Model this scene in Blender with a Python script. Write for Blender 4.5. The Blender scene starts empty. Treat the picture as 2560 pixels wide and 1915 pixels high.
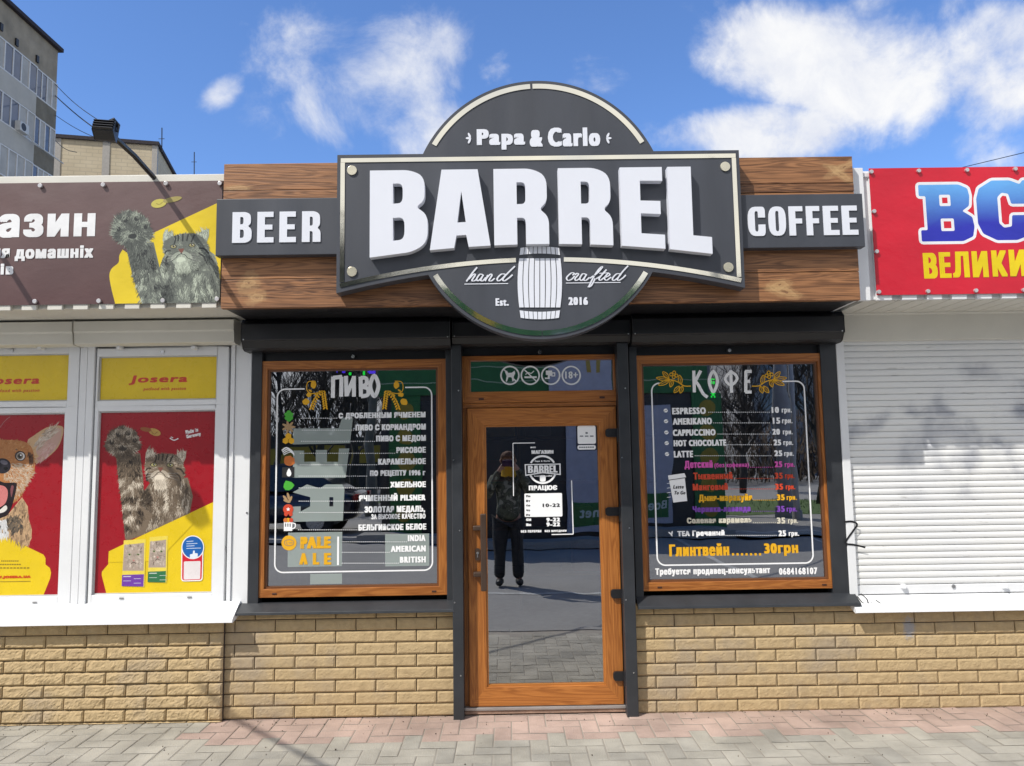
import bpy, bmesh, math, random
from mathutils import Vector, Matrix, noise
from mathutils.geometry import tessellate_polygon
S = bpy.context.scene
COL = S.collection
rad = math.radians

# ------------------------------------------------------------------ camera
FPX = 1900.0
CAM = Vector((0, -4.67, 1.52))
RM = Matrix.Rotation(rad(-.40), 3, 'Z') @ Matrix.Rotation(math.pi/2 + rad(5.6), 3, 'X') @ Matrix.Rotation(rad(-.858), 3, 'Z')
cam = bpy.data.objects.new('camera', bpy.data.cameras.new('camera'))
COL.objects.link(cam)
cam.matrix_world = Matrix.Translation(CAM) @ RM.to_4x4()
cam.data.sensor_width = 36
cam.data.lens = 36*FPX/2560
cam.data.clip_start = .02
cam.data.clip_end = 3000
S.camera = cam

def ray(u, v):
    return RM @ Vector(((u-1280)/FPX, -(v-957.5)/FPX, -1))
def W(u, v, Y):                       # a point of the facade plane y = Y
    d = ray(u, v); t = (Y-CAM.y)/d.y
    return (CAM.x+d.x*t, CAM.z+d.z*t)

# ------------------------------------------------------------------ sun, sky
SUN = Vector((1.12, 1.0, -1.80)).normalized()
sl = bpy.data.lights.new('sun', 'SUN'); sl.energy = 4.5; sl.angle = rad(.5); sl.color = (1, .955, .88)
so = bpy.data.objects.new('sun', sl); COL.objects.link(so)
so.rotation_euler = (-SUN).to_track_quat('Z', 'Y').to_euler()
S.view_settings.view_transform = 'Standard'; S.view_settings.look = 'None'
S.view_settings.gamma = 1; S.view_settings.exposure = 0.0
world = bpy.data.worlds.new('World'); S.world = world; world.use_nodes = True

class N:
    """small wrapper to write node trees compactly"""
    def __init__(s, nt): s.nt = nt
    def n(s, t, inp=None, **kw):
        nd = s.nt.nodes.new(t)
        for k, v in kw.items(): setattr(nd, k, v)
        for k, v in (inp or {}).items():
            if hasattr(v, 'is_output') or hasattr(v, 'links'): s.nt.links.new(v, nd.inputs[k])
            else: nd.inputs[k].default_value = v
        return nd
    def math(s, op, a, b=0.0, clamp=False):
        return s.n('ShaderNodeMath', {0: a, 1: b}, operation=op, use_clamp=clamp).outputs[0]
    def vec(s, op, a, b=(0, 0, 0)):
        nd = s.n('ShaderNodeVectorMath', {0: a, 1: b}, operation=op)
        return nd.outputs['Value'] if op in ('DOT_PRODUCT', 'LENGTH') else nd.outputs[0]
    def noise(s, vec, scale, detail=4, rough=.5, dist=0):
        return s.n('ShaderNodeTexNoise', {'Vector': vec, 'Scale': scale, 'Detail': detail, 'Roughness': rough, 'Distortion': dist}).outputs[0]
    def ramp(s, fac, stops):
        nd = s.n('ShaderNodeValToRGB', {0: fac}); cr = nd.color_ramp
        while len(cr.elements) < len(stops): cr.elements.new(.5)
        for e, (p, c) in zip(cr.elements, stops):
            e.position = p; e.color = (*c, 1) if not isinstance(c, float) else (c, c, c, 1)
        return nd.outputs[0]
    def mix(s, fac, a, b, mode='MIX'):
        nd = s.nt.nodes.new('ShaderNodeMix'); nd.data_type = 'RGBA'; nd.blend_type = mode
        for i, v in ((0, fac), (6, a), (7, b)):
            if hasattr(v, 'is_output'): s.nt.links.new(v, nd.inputs[i])
            elif i == 0: nd.inputs[0].default_value = v
            else: nd.inputs[i].default_value = (*v, 1) if len(v) == 3 else v
        return nd.outputs[2]
    def mrange(s, v, a, b, c=0., d=1., smooth=True):
        nd = s.n('ShaderNodeMapRange', {0: v, 1: a, 2: b, 3: c, 4: d})
        if smooth: nd.interpolation_type = 'SMOOTHSTEP'
        return nd.outputs[0]

def sky():
    nt = world.node_tree; k = N(nt); bg = nt.nodes['Background']
    st = k.n('ShaderNodeTexSky', sky_type='NISHITA'); st.sun_disc = False
    st.sun_elevation = math.asin(-SUN.z); st.sun_rotation = math.atan2(-SUN.x, -SUN.y)
    st.air_density = 1.0; st.dust_density = .4; st.ozone_density = 2.0; st.altitude = 100
    base = k.mix(1.0, st.outputs[0], (.78, 1.0, 1.34), 'MULTIPLY')
    d = k.n('ShaderNodeTexCoord').outputs['Generated']
    n1 = k.noise(d, 4.6, 12, .60, .35)
    n2 = k.noise(d, 13, 8, .62, .3)
    nn = k.math('ADD', k.math('MULTIPLY', n1, .72), k.math('MULTIPLY', n2, .28))
    # cloud banks, each an ellipse of directions: pixel centre, half sizes (px), weight
    banks = [(790, 150, 230, 120, .33, 15), (930, 230, 290, 175, .43, 25), (1060, 330, 200, 120, .42, 0), (562, 226, 80, 34, .33, 38),
             (2060, 170, 300, 150, .58, -25), (1930, 335, 280, 95, .60, -4), (2190, 230, 230, 170, .54, 10), (1830, 170, 130, 70, .38, -35),
             (2560, 150, 240, 150, .52, -20), (2480, 370, 280, 90, .20, 0), (2250, 20, 300, 110, .30, 0), (560, 380, 200, 40, .12, 0),
             (3300, 100, 600, 400, .3, 0), (-700, 200, 500, 300, .2, 0)]
    tot = {}
    n3 = k.noise(k.vec('ADD', d, (.37, .2, .11)), 8.5, 12, .63, .35)
    nn = k.math('ADD', k.math('MULTIPLY', k.math('SUBTRACT', nn, .5), 1.75), .5)
    for (u, v, a, b, w, rot) in banks:
        c = ray(u, v).normalized()
        r_ = (ray(u+10, v).normalized()-c).normalized(); u_ = (ray(u, v-10).normalized()-c).normalized()
        ca, sa = math.cos(rad(rot)), math.sin(rad(rot))
        r2 = r_*ca + u_*sa; u2 = u_*ca - r_*sa
        rel = k.vec('SUBTRACT', d, tuple(c))
        ex = k.math('MULTIPLY', k.vec('DOT_PRODUCT', rel, tuple(r2)), FPX/a)
        ey = k.math('MULTIPLY', k.vec('DOT_PRODUCT', rel, tuple(u2)), FPX/b)
        e = k.math('SQRT', k.math('ADD', k.math('MULTIPLY', ex, ex), k.math('MULTIPLY', ey, ey)))
        m = k.mrange(e, 1.3, .25, 0., w)
        front = k.math('GREATER_THAN', k.vec('DOT_PRODUCT', d, tuple(c)), 0.3)
        m = k.math('MULTIPLY', m, front)
        q = 0 if -200 < u < 1400 else 1
        tot[q] = m if q not in tot else k.math('MAXIMUM', tot[q], m)
    # broad bright cloud low in the south, behind the photographer
    back = k.mrange(k.vec('DOT_PRODUCT', d, (0, -1, 0)), .05, .55, 0., .62)
    tot[1] = k.math('MAXIMUM', tot[1], back)
    dens = k.math('MAXIMUM', k.mrange(k.math('ADD', nn, tot[1]), .66, 1.02, 0., 1.), k.mrange(k.math('ADD', n3, tot[0]), .66, 1.10, 0., 1.))
    shade = k.mrange(n2, .3, .7, 0., 1.)
    ccol = k.mix(shade, (4.9, 5.1, 5.7), (6.3, 6.3, 6.3))
    fin = k.mix(k.math('MULTIPLY', dens, .97), base, ccol)
    nt.links.new(fin, bg.inputs[0]); bg.inputs[1].default_value = .158
sky()

# ------------------------------------------------------------------ materials
MATS = {}
def pm(name, col, rough=.5, metal=0., var=.12, scale=6., bump=0., bscale=60., stretch=(1, 1, 1), spec=.5, attr=False, coat=0.):
    """painted or plain surface with slight unevenness of colour and gloss"""
    if name in MATS: return MATS[name]
    m = bpy.data.materials.new(name); m.use_nodes = True; k = N(m.node_tree); b = m.node_tree.nodes['Principled BSDF']
    co = k.n('ShaderNodeTexCoord').outputs['Object']
    mp = k.n('ShaderNodeMapping', {'Vector': co, 'Scale': stretch}).outputs[0]
    n1 = k.noise(mp, scale, 6, .6)
    if attr:
        base = k.n('ShaderNodeVertexColor', layer_name='Col').outputs[0]
        f = k.mrange(n1, .25, .75, 1-var, 1+var*.6)
        c = k.mix(1.0, base, k.n('ShaderNodeCombineColor', {0: f, 1: f, 2: f}).outputs[0], 'MULTIPLY')
    else:
        c = k.ramp(n1, [(.25, tuple(x*(1-var) for x in col)), (.75, tuple(min(1, x*(1+var)) for x in col))])
    m.node_tree.links.new(c, b.inputs['Base Color'])
    b.inputs['Metallic'].default_value = metal
    b.inputs['Specular IOR Level'].default_value = spec
    b.inputs['Coat Weight'].default_value = coat
    r = k.mrange(k.noise(mp, scale*2.3, 3), .3, .7, max(0.02, rough*.85), min(1, rough*1.15))
    m.node_tree.links.new(r, b.inputs['Roughness'])
    if bump:
        bn = k.n('ShaderNodeBump', {'Height': k.noise(mp, bscale, 5, .6), 'Strength': bump, 'Distance': .01})
        m.node_tree.links.new(bn.outputs[0], b.inputs['Normal'])
    MATS[name] = m; return m

def oak(name, c0, c1, along, rough=.38, sc=1.0, knots=()):
    """wood: fibres run along axis 0 (x) or 2 (z); face attribute Col.r shifts each plank, Col.g its tone"""
    m = bpy.data.materials.new(name); m.use_nodes = True; k = N(m.node_tree); b = m.node_tree.nodes['Principled BSDF']
    co = k.n('ShaderNodeTexCoord').outputs['Object']
    at = k.n('ShaderNodeVertexColor', layer_name='Col').outputs[0]
    sp = k.n('ShaderNodeSeparateColor', {0: at})
    off = k.n('ShaderNodeCombineXYZ', {0: k.math('MULTIPLY', sp.outputs[0], 37.), 1: k.math('MULTIPLY', sp.outputs[0], 11.), 2: k.math('MULTIPLY', sp.outputs[0], 19.)}).outputs[0]
    p = k.vec('ADD', co, off)
    st = (.55, 2, 9) if along == 0 else (9, 2, .55)
    w = k.noise(k.vec('MULTIPLY', p, st), 1.6*sc, 3, .5, 1.2)
    rings = k.math('SINE', k.math('MULTIPLY', w, 60.))
    st2 = (2.2, 30, 120) if along == 0 else (120, 30, 2.2)
    fib = k.noise(k.vec('MULTIPLY', p, st2), 1.3*sc, 5, .65)
    f = k.math('ADD', k.math('MULTIPLY', rings, .16), fib)
    f = k.math('ADD', f, k.math('MULTIPLY', k.math('SUBTRACT', sp.outputs[1], .5), .55))
    c = k.ramp(f, [(.26, c0), (.52, tuple((a+d)/2 for a, d in zip(c0, c1))), (.78, c1)])
    for (kx, kz, ra, rb, an) in knots:      # pale flame round a dark eye
        rel = k.vec('SUBTRACT', co, (kx, 0, kz)); ca, sa = math.cos(rad(an)), math.sin(rad(an))
        wob = k.math('MULTIPLY', k.math('SUBTRACT', k.noise(k.vec('MULTIPLY', co, (14, 1, 22)), 1., 4, .6), .5), 1.5)
        e1 = k.math('MULTIPLY', k.vec('DOT_PRODUCT', rel, (ca, 0, sa)), 1/ra); e2 = k.math('MULTIPLY', k.vec('DOT_PRODUCT', rel, (-sa, 0, ca)), 1/rb)
        e = k.math('ADD', k.math('SQRT', k.math('ADD', k.math('MULTIPLY', e1, e1), k.math('MULTIPLY', e2, e2))), wob)
        lines = k.math('ADD', .82, k.math('MULTIPLY', k.math('SINE', k.math('MULTIPLY', e, 16.)), .18))
        c = k.mix(k.math('MULTIPLY', k.mrange(e, 1.25, .30, 0., .66), lines), c, (.56, .36, .165))
        c = k.mix(k.mrange(e, .20, .08, 0., .8), c, (.16, .07, .03))
    m.node_tree.links.new(c, b.inputs['Base Color'])
    b.inputs['Roughness'].default_value = rough
    bn = k.n('ShaderNodeBump', {'Height': f, 'Strength': .25, 'Distance': .004})
    m.node_tree.links.new(bn.outputs[0], b.inputs['Normal'])
    return m

def emis(name, col, s):
    m = bpy.data.materials.new(name); m.use_nodes = True; nt = m.node_tree
    b = nt.nodes['Principled BSDF']; b.inputs['Base Color'].default_value = (*[c*.2 for c in col], 1)
    b.inputs['Emission Color'].default_value = (*col, 1); b.inputs['Emission Strength'].default_value = s
    return m

def glass_mat(name, refl=.30, tint=(.55, .6, .6), wob=.012):
    m = bpy.data.materials.new(name); m.use_nodes = True; nt = m.node_tree; k = N(nt)
    nt.nodes.remove(nt.nodes['Principled BSDF'])
    co = k.n('ShaderNodeTexCoord').outputs['Object']
    bn = k.n('ShaderNodeBump', {'Height': k.noise(co, 2.2, 2), 'Strength': wob, 'Distance': .1}).outputs[0]
    tr = k.n('ShaderNodeBsdfTransparent', {'Color': (*tint, 1)}).outputs[0]
    gl = k.n('ShaderNodeBsdfGlossy', {'Color': (.97, .98, 1, 1), 'Roughness': .0, 'Normal': bn}).outputs[0]
    fr = k.n('ShaderNodeFresnel', {'IOR': 1.5}).outputs[0]
    f = k.math('ADD', k.math('MULTIPLY', fr, .8), refl, True)
    mx = k.n('ShaderNodeMixShader', {0: f, 1: tr, 2: gl}).outputs[0]
    nt.links.new(mx, nt.nodes['Material Output'].inputs[0])
    return m

def brick_mat(name, c0, c1, joint=False):
    m = bpy.data.materials.new(name); m.use_nodes = True; k = N(m.node_tree); b = m.node_tree.nodes['Principled BSDF']
    co = k.n('ShaderNodeTexCoord').outputs['Object']
    at = k.n('ShaderNodeSeparateColor', {0: k.n('ShaderNodeVertexColor', layer_name='Col').outputs[0]}).outputs[0]
    f = k.math('ADD', k.math('MULTIPLY', k.noise(co, 22, 6, .65), .6), k.math('MULTIPLY', at, .4))
    c = k.ramp(f, [(.25, c0), (.7, c1)])
    grime = k.mrange(k.noise(co, 1.7, 7, .68), .47, .70, 0., .62)
    c = k.mix(grime, c, (.31, .26, .205))
    pw = W(2273, 1570, 0); rel = k.vec('MULTIPLY', k.vec('SUBTRACT', co, (pw[0], 0, pw[1])), (28, 0, 15))
    c = k.mix(k.mrange(k.math('ADD', k.vec('LENGTH', rel), k.math('MULTIPLY', k.noise(co, 60, 4), 1.6)), 2.1, 1.3, 0., .75), c, (.30, .32, .37))   # old paint dab
    m.node_tree.links.new(c, b.inputs['Base Color']); b.inputs['Roughness'].default_value = .92
    bn = k.n('ShaderNodeBump', {'Height': k.noise(co, 90, 7, .75), 'Strength': .9, 'Distance': .005})
    m.node_tree.links.new(bn.outputs[0], b.inputs['Normal'])
    return m

def shutter_mat():
    m = bpy.data.materials.new('painted_shutter'); m.use_nodes = True; k = N(m.node_tree); b = m.node_tree.nodes['Principled BSDF']
    co = k.n('ShaderNodeTexCoord').outputs['Object']
    # sprayed-over smears: soft arcs of grey paint
    tot = None
    for (cx, cz, r, w, a) in ((2.55, 1.28, .62, .09, .75), (3.0, 1.72, .38, .10, .55), (2.75, 1.45, .30, .12, .5), (3.35, 1.35, .55, .13, .8), (3.0, 1.2, .2, .1, .5)):
        rel = k.vec('SUBTRACT', co, (cx, 0, cz-.08)); rel = k.vec('MULTIPLY', rel, (1, 0, 1.05))
        dd = k.math('ABSOLUTE', k.math('SUBTRACT', k.math('ADD', k.vec('LENGTH', rel), k.math('MULTIPLY', k.noise(co, 4, 3), .25)), r+.12))
        s = k.mrange(dd, w, 0., 0., a)
        tot = s if tot is None else k.math('MAXIMUM', tot, s)
    tot = k.math('MULTIPLY', tot, k.mrange(k.noise(co, 3.5, 4), .38, .62, 0., 1.))
    hz = k.mrange(k.n('ShaderNodeSeparateXYZ', {0: co}).outputs[2], 1.17, 1.32, 0., 1.)
    tot = k.math('MULTIPLY', tot, hz)
    pale = k.mrange(k.noise(co, 1.3, 3), .4, .7, 0., .35)
    c = k.mix(pale, (.80, .80, .78), (.66, .68, .72))
    c = k.mix(tot, c, (.25, .27, .33))
    dirt = k.mrange(k.noise(k.vec('MULTIPLY', co, (3, 1, 22)), 2.0, 4, .6), .62, .74, 0., .6)
    c = k.mix(dirt, c, (.33, .32, .31))
    m.node_tree.links.new(c, b.inputs['Base Color']); b.inputs['Roughness'].default_value = .45
    return m

def ground_mat(name, c0, c1, s1, crack=False, bump=.4):
    m = bpy.data.materials.new(name); m.use_nodes = True; k = N(m.node_tree); b = m.node_tree.nodes['Principled BSDF']
    co = k.n('ShaderNodeTexCoord').outputs['Object']
    f = k.math('ADD', k.math('MULTIPLY', k.noise(co, s1, 6, .6), .6), k.math('MULTIPLY', k.noise(co, s1*40, 3, .7), .4))
    c = k.ramp(f, [(.3, c0), (.7, c1)])
    m.node_tree.links.new(c, b.inputs['Base Color']); b.inputs['Roughness'].default_value = .9
    bn = k.n('ShaderNodeBump', {'Height': k.noise(co, s1*60, 4, .7), 'Strength': bump, 'Distance': .01})
    m.node_tree.links.new(bn.outputs[0], b.inputs['Normal'])
    return m

white_paint = pm('white_paint', (.78, .79, .80), .42, var=.05, scale=3, bump=.03)
cream_paint = pm('cream_paint', (.66, .64, .57), .5, var=.07, scale=3)
anthracite = pm('anthracite_metal', (.030, .033, .038), .38, var=.25, scale=5, bump=.05, bscale=40)
black_metal = pm('black_metal', (.011, .011, .013), .40, var=.3, scale=5)
board_paint = pm('board_grey_paint', (.054, .059, .072), .45, var=.20, scale=3.5, bump=.03, stretch=(1, 1, .22))
letter_white = pm('letter_white', (.74, .76, .82), .40, var=.025, scale=3)
vinyl_white = pm('white_vinyl', (.94, .945, .95), .5, var=.04)
vinyl_cream = pm('cream_vinyl', (.68, .64, .52), .5, var=.05)
vinyl_yellow = pm('yellow_vinyl', (.80, .42, .008), .5, var=.06)
vinyl_red = pm('red_vinyl', (.62, .06, .02), .5, var=.06)
vinyl_magenta = pm('magenta_vinyl', (.70, .10, .45), .5, var=.06)
vinyl_purple = pm('purple_vinyl', (.20, .06, .42), .5, var=.06)
vinyl_green = pm('green_vinyl', (.06, .42, .03), .5, var=.08)
vinyl_tan = pm('tan_vinyl', (.42, .27, .13), .5, var=.1)
vinyl_orange = pm('orange_vinyl', (.62, .17, .03), .5, var=.1)
vinyl_black = pm('black_vinyl', (.012, .012, .014), .5)
gold = pm('gold_mirror', (.95, .89, .72), .07, metal=1., var=.04, bump=.03, bscale=5)
steel = pm('steel', (.55, .55, .55), .3, metal=1., var=.1)
bronze = pm('handle_bronze', (.085, .055, .04), .35, metal=.4, var=.1)
print_mat = pm('printed_film', (1, 1, 1), .30, attr=True, var=.05, scale=9)
banner_mat = pm('printed_banner', (1, 1, 1), .33, attr=True, var=.14, scale=2., bump=.55, bscale=2.6, stretch=(1, 1, 1.6))
KN = []
for (kx_, ky_, ra_, rb_, an_) in ((2098, 432, 40, 10, -32), (2110, 418, 44, 9, 28), (892, 448, 44, 9, -38), (622, 708, 26, 22, 50), (640, 745, 22, 13, 20), (1962, 729, 40, 12, -14), (1948, 712, 26, 12, 10), (596, 470, 30, 6, 0)):
    q_ = W(kx_, ky_, -.49); KN.append((q_[0], q_[1], ra_*2.9e-3, rb_*2.9e-3, an_))
plank_wood = oak('stained_planks', (.080, .030, .011), (.36, .165, .068), 0, .5, 1.0, KN)
oak_h = oak('oak_laminate', (.27, .085, .015), (.47, .175, .038), 0, .34)
oak_v = oak('oak_laminate_upright', (.255, .080, .014), (.45, .168, .036), 2, .34)
glass = glass_mat('shop_glass', .40)
glass_far = glass_mat('far_glass', .30, (.25, .28, .3), .03)
brick_y = brick_mat('split_brick', (.34, .245, .128), (.58, .435, .24))
mortar = pm('mortar', (.05, .035, .03), .95)
shutter_paint = shutter_mat()
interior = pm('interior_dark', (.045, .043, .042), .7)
asphalt = ground_mat('asphalt', (.21, .205, .195), (.30, .295, .28), .7)
paver_mat = pm('paver', (1, 1, 1), .9, attr=True, var=.30, scale=2.6, bump=.5, bscale=120)
joint_sand = pm('joint_sand', (.31, .28, .235), .95)
concrete = ground_mat('concrete', (.22, .215, .20), (.34, .33, .31), 1.2)

# ------------------------------------------------------------------ mesh building
class MB:
    def __init__(s): s.v = []; s.f = []; s.m = []; s.c = []; s.col = (1, 1, 1); s.lay = 0
    def face(s, pts, mi=0, cols=None):
        i = len(s.v); s.v += [tuple(p) for p in pts]; s.f.append(tuple(range(i, i+len(pts)))); s.m.append(mi)
        s.c.append(cols if cols else [s.col]*len(pts))
    def box(s, x0, x1, y0, y1, z0, z1, mi=0):
        if x0 > x1: x0, x1 = x1, x0
        if z0 > z1: z0, z1 = z1, z0
        if y0 > y1: y0, y1 = y1, y0
        i = len(s.v)
        s.v += [(x0, y0, z0), (x1, y0, z0), (x1, y1, z0), (x0, y1, z0), (x0, y0, z1), (x1, y0, z1), (x1, y1, z1), (x0, y1, z1)]
        for f in ((0, 3, 2, 1), (4, 5, 6, 7), (0, 1, 5, 4), (2, 3, 7, 6), (1, 2, 6, 5), (3, 0, 4, 7)):
            s.f.append(tuple(i+j for j in f)); s.m.append(mi); s.c.append([s.col]*4)
    def poly(s, loops, y0, y1=None, mi=0, smi=None, colf=None):
        """flat shape in x, z facing -y at y0; with y1 it gets that depth"""
        smi = mi if smi is None else smi
        L = [[Vector((p[0], p[1], 0)) for p in l] for l in loops]
        flat = [p for l in L for p in l]
        for t in tessellate_polygon(L):
            a, b, c = (flat[j] for j in t)
            cr = (b.x-a.x)*(c.y-a.y)-(b.y-a.y)*(c.x-a.x)
            if abs(cr) < 1e-12: continue
            q = (a, b, c) if cr > 0 else (a, c, b)
            s.face([(p.x, y0, p.y) for p in q], mi, [colf(p.x, p.y) for p in q] if colf else None)
        if y1 is not None:
            for n, l in enumerate(L):
                ar = sum(l[i].x*l[(i+1) % len(l)].y-l[(i+1) % len(l)].x*l[i].y for i in range(len(l)))
                if (ar < 0) != (n > 0): l = l[::-1]
                for i in range(len(l)):
                    a, b = l[i], l[(i+1) % len(l)]
                    s.face([(a.x, y0, a.y), (a.x, y1, a.y), (b.x, y1, b.y), (b.x, y0, b.y)], smi)
    def prism(s, prof, x0, x1, mi=0):
        """profile in (y, z), run along x"""
        n = len(prof)
        ar = sum(prof[i][0]*prof[(i+1) % n][1]-prof[(i+1) % n][0]*prof[i][1] for i in range(n))
        if ar < 0: prof = prof[::-1]
        s.face([(x1, y, z) for y, z in prof], mi); s.face([(x0, y, z) for y, z in prof[::-1]], mi)
        for i in range(n):
            a, b = prof[i], prof[(i+1) % n]
            s.face([(x0, *a), (x0, *b), (x1, *b), (x1, *a)][::-1], mi)
    def tube(s, pts, r, n=8, mi=0, cap=True):
        pts = [Vector(p) for p in pts]; rings = []
        up = None
        for i, p in enumerate(pts):
            t = (pts[min(i+1, len(pts)-1)]-pts[max(i-1, 0)]).normalized()
            if up is None or abs(up.dot(t)) > .95: up = Vector((0, 0, 1)) if abs(t.z) < .9 else Vector((1, 0, 0))
            a = t.cross(up).normalized(); b = a.cross(t); up = b
            rr = r[i] if isinstance(r, (list, tuple)) else r
            i0 = len(s.v)
            s.v += [tuple(p+(a*math.cos(2*math.pi*j/n)+b*math.sin(2*math.pi*j/n))*rr) for j in range(n)]
            rings.append(i0)
        for q in range(len(rings)-1):
            for j in range(n):
                s.f.append((rings[q]+j, rings[q+1]+j, rings[q+1]+(j+1) % n, rings[q]+(j+1) % n)); s.m.append(mi); s.c.append([s.col]*4)
        if cap:
            s.f.append(tuple(rings[0]+j for j in range(n))); s.m.append(mi); s.c.append([s.col]*n)
            s.f.append(tuple(rings[-1]+j for j in range(n))[::-1]); s.m.append(mi); s.c.append([s.col]*n)
    def ribbon(s, pts, w, y, mi=0, closed=False, depth=None):
        """stroke of width w (number or per-point list) along a flat path in x, z"""
        P = [Vector((p[0], p[1])) for p in pts]; n = len(P); A = []; B = []
        for i in range(n):
            if closed: t = P[(i+1) % n]-P[i-1]
            else: t = P[min(i+1, n-1)]-P[max(i-1, 0)]
            if t.length < 1e-9: t = Vector((1, 0))
            t.normalize(); q = Vector((-t.y, t.x)); h = (w[i] if isinstance(w, (list, tuple)) else w)/2
            A.append(P[i]+q*h); B.append(P[i]-q*h)
        for i in range(n if closed else n-1):
            j = (i+1) % n
            yy = y-(i % 5)*.000012
            s.face([(B[i].x, yy, B[i].y), (B[j].x, yy, B[j].y), (A[j].x, yy, A[j].y), (A[i].x, yy, A[i].y)], mi)
    def disc(s, cx, cz, r, y, mi=0, n=20, rz=None, y1=None):
        rz = rz or r
        s.poly([[(cx+r*math.cos(2*math.pi*i/n), cz+rz*math.sin(2*math.pi*i/n)) for i in range(n)]], y, y1, mi)
    def ring(s, cx, cz, r0, r1, y, mi=0, n=40, a0=0, a1=2*math.pi):
        for i in range(n):
            a = a0+(a1-a0)*i/n; b = a0+(a1-a0)*(i+1)/n
            p = lambda r, t: (cx+r*math.cos(t), y, cz+r*math.sin(t))
            s.face([p(r0, a), p(r1, a), p(r1, b), p(r0, b)], mi)
    def build(s, name, mats, parent=None, smooth=False, bevel=0, local=False):
        me = bpy.data.meshes.new(name); me.from_pydata(s.v, [], s.f)
        for m in (mats if isinstance(mats, (list, tuple)) else [mats]): me.materials.append(m)
        me.polygons.foreach_set('material_index', s.m)
        ca = me.color_attributes.new('Col', 'FLOAT_COLOR', 'CORNER')
        buf = []
        for cs in s.c:
            for c in cs: buf += [c[0], c[1], c[2], 1.]
        ca.data.foreach_set('color', buf)
        if smooth: me.polygons.foreach_set('use_smooth', [True]*len(s.f))
        me.update()
        o = bpy.data.objects.new(name, me); COL.objects.link(o)
        if parent is not None:
            o.parent = parent
            if not local and parent.parent is None and parent.type == 'EMPTY': o.location = -parent.location
        if bevel:
            bm = bmesh.new(); bm.from_mesh(me); bmesh.ops.remove_doubles(bm, verts=bm.verts, dist=1e-5); bm.to_mesh(me); bm.free()
            b = o.modifiers.new('bevel', 'BEVEL'); b.width = bevel; b.segments = 2; b.limit_method = 'ANGLE'; b.angle_limit = rad(40)
        return o

def tag(o, label=None, cat=None, group=None, kind=None):
    if label: o['label'] = label
    if cat: o['category'] = cat
    if group: o['group'] = group
    if kind: o['kind'] = kind
    return o
def thing(name, label, cat, loc=(0, 0, 0), group=None, rz=0):
    o = bpy.data.objects.new(name, None); COL.objects.link(o); o.location = loc; o.rotation_euler.z = rz
    o.empty_display_size = .1
    return tag(o, label, cat, group)
def copy_tree(o, parent=None):
    c = o.copy(); COL.objects.link(c); c.parent = parent
    for ch in list(o.children): copy_tree(ch, c)
    return c

# ------------------------------------------------------------------ lettering
_tc = {}
def glyphs(txt, sp=1.0):
    key = (txt, round(sp, 2))
    if key in _tc: return _tc[key]
    cu = bpy.data.curves.new('lettering_source', 'FONT'); cu.body = txt; cu.resolution_u = 3; cu.space_character = sp; cu.fill_mode = 'NONE'
    o = bpy.data.objects.new('lettering_source', cu); COL.objects.link(o)
    bpy.context.view_layer.update()
    ev = o.evaluated_get(bpy.context.evaluated_depsgraph_get()); me = ev.to_mesh()
    vs = [(v.co.x, v.co.y) for v in me.vertices]; nb = {}
    for e in me.edges:
        p, q = e.vertices; nb.setdefault(p, []).append(q); nb.setdefault(q, []).append(p)
    ev.to_mesh_clear(); seen = set(); loops = []
    for st in nb:
        if st in seen: continue
        l = [st]; seen.add(st); cur = st
        while True:
            nx = [q for q in nb[cur] if q not in seen]
            if not nx: break
            cur = nx[0]; seen.add(cur); l.append(cur)
        if len(l) > 2: loops.append(l)
    def inside_(pt, l):
        r = False
        for i in range(len(l)):
            (ax, ay), (bx, by) = vs[l[i-1]], vs[l[i]]
            if (ay > pt[1]) != (by > pt[1]) and pt[0] < (bx-ax)*(pt[1]-ay)/(by-ay)+ax: r = not r
        return r
    enc = lambda l, m: all(inside_(vs[i], m) for i in l)
    dep = [sum(1 for m in loops if m is not l and enc(l, m)) for l in loops]
    fs = []
    for l, dd in zip(loops, dep):
        if dd % 2: continue
        grp = [l]+[m for m, d2 in zip(loops, dep) if d2 == dd+1 and enc(m, l)]
        flat = [i for g in grp for i in g]
        for t in tessellate_polygon([[Vector((*vs[i], 0)) for i in g] for g in grp]): fs.append(tuple(flat[j] for j in t)+(-(loops.index(l) % 3),))
    bpy.data.objects.remove(o); bpy.data.curves.remove(cu)
    x0 = min(v[0] for v in vs); x1 = max(v[0] for v in vs); y0 = min(v[1] for v in vs); y1 = max(v[1] for v in vs)
    vs = [((x-x0)/max(1e-6, x1-x0), (y-y0)/max(1e-6, y1-y0)) for x, y in vs]
    _tc[key] = (vs, fs); return _tc[key]
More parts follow.
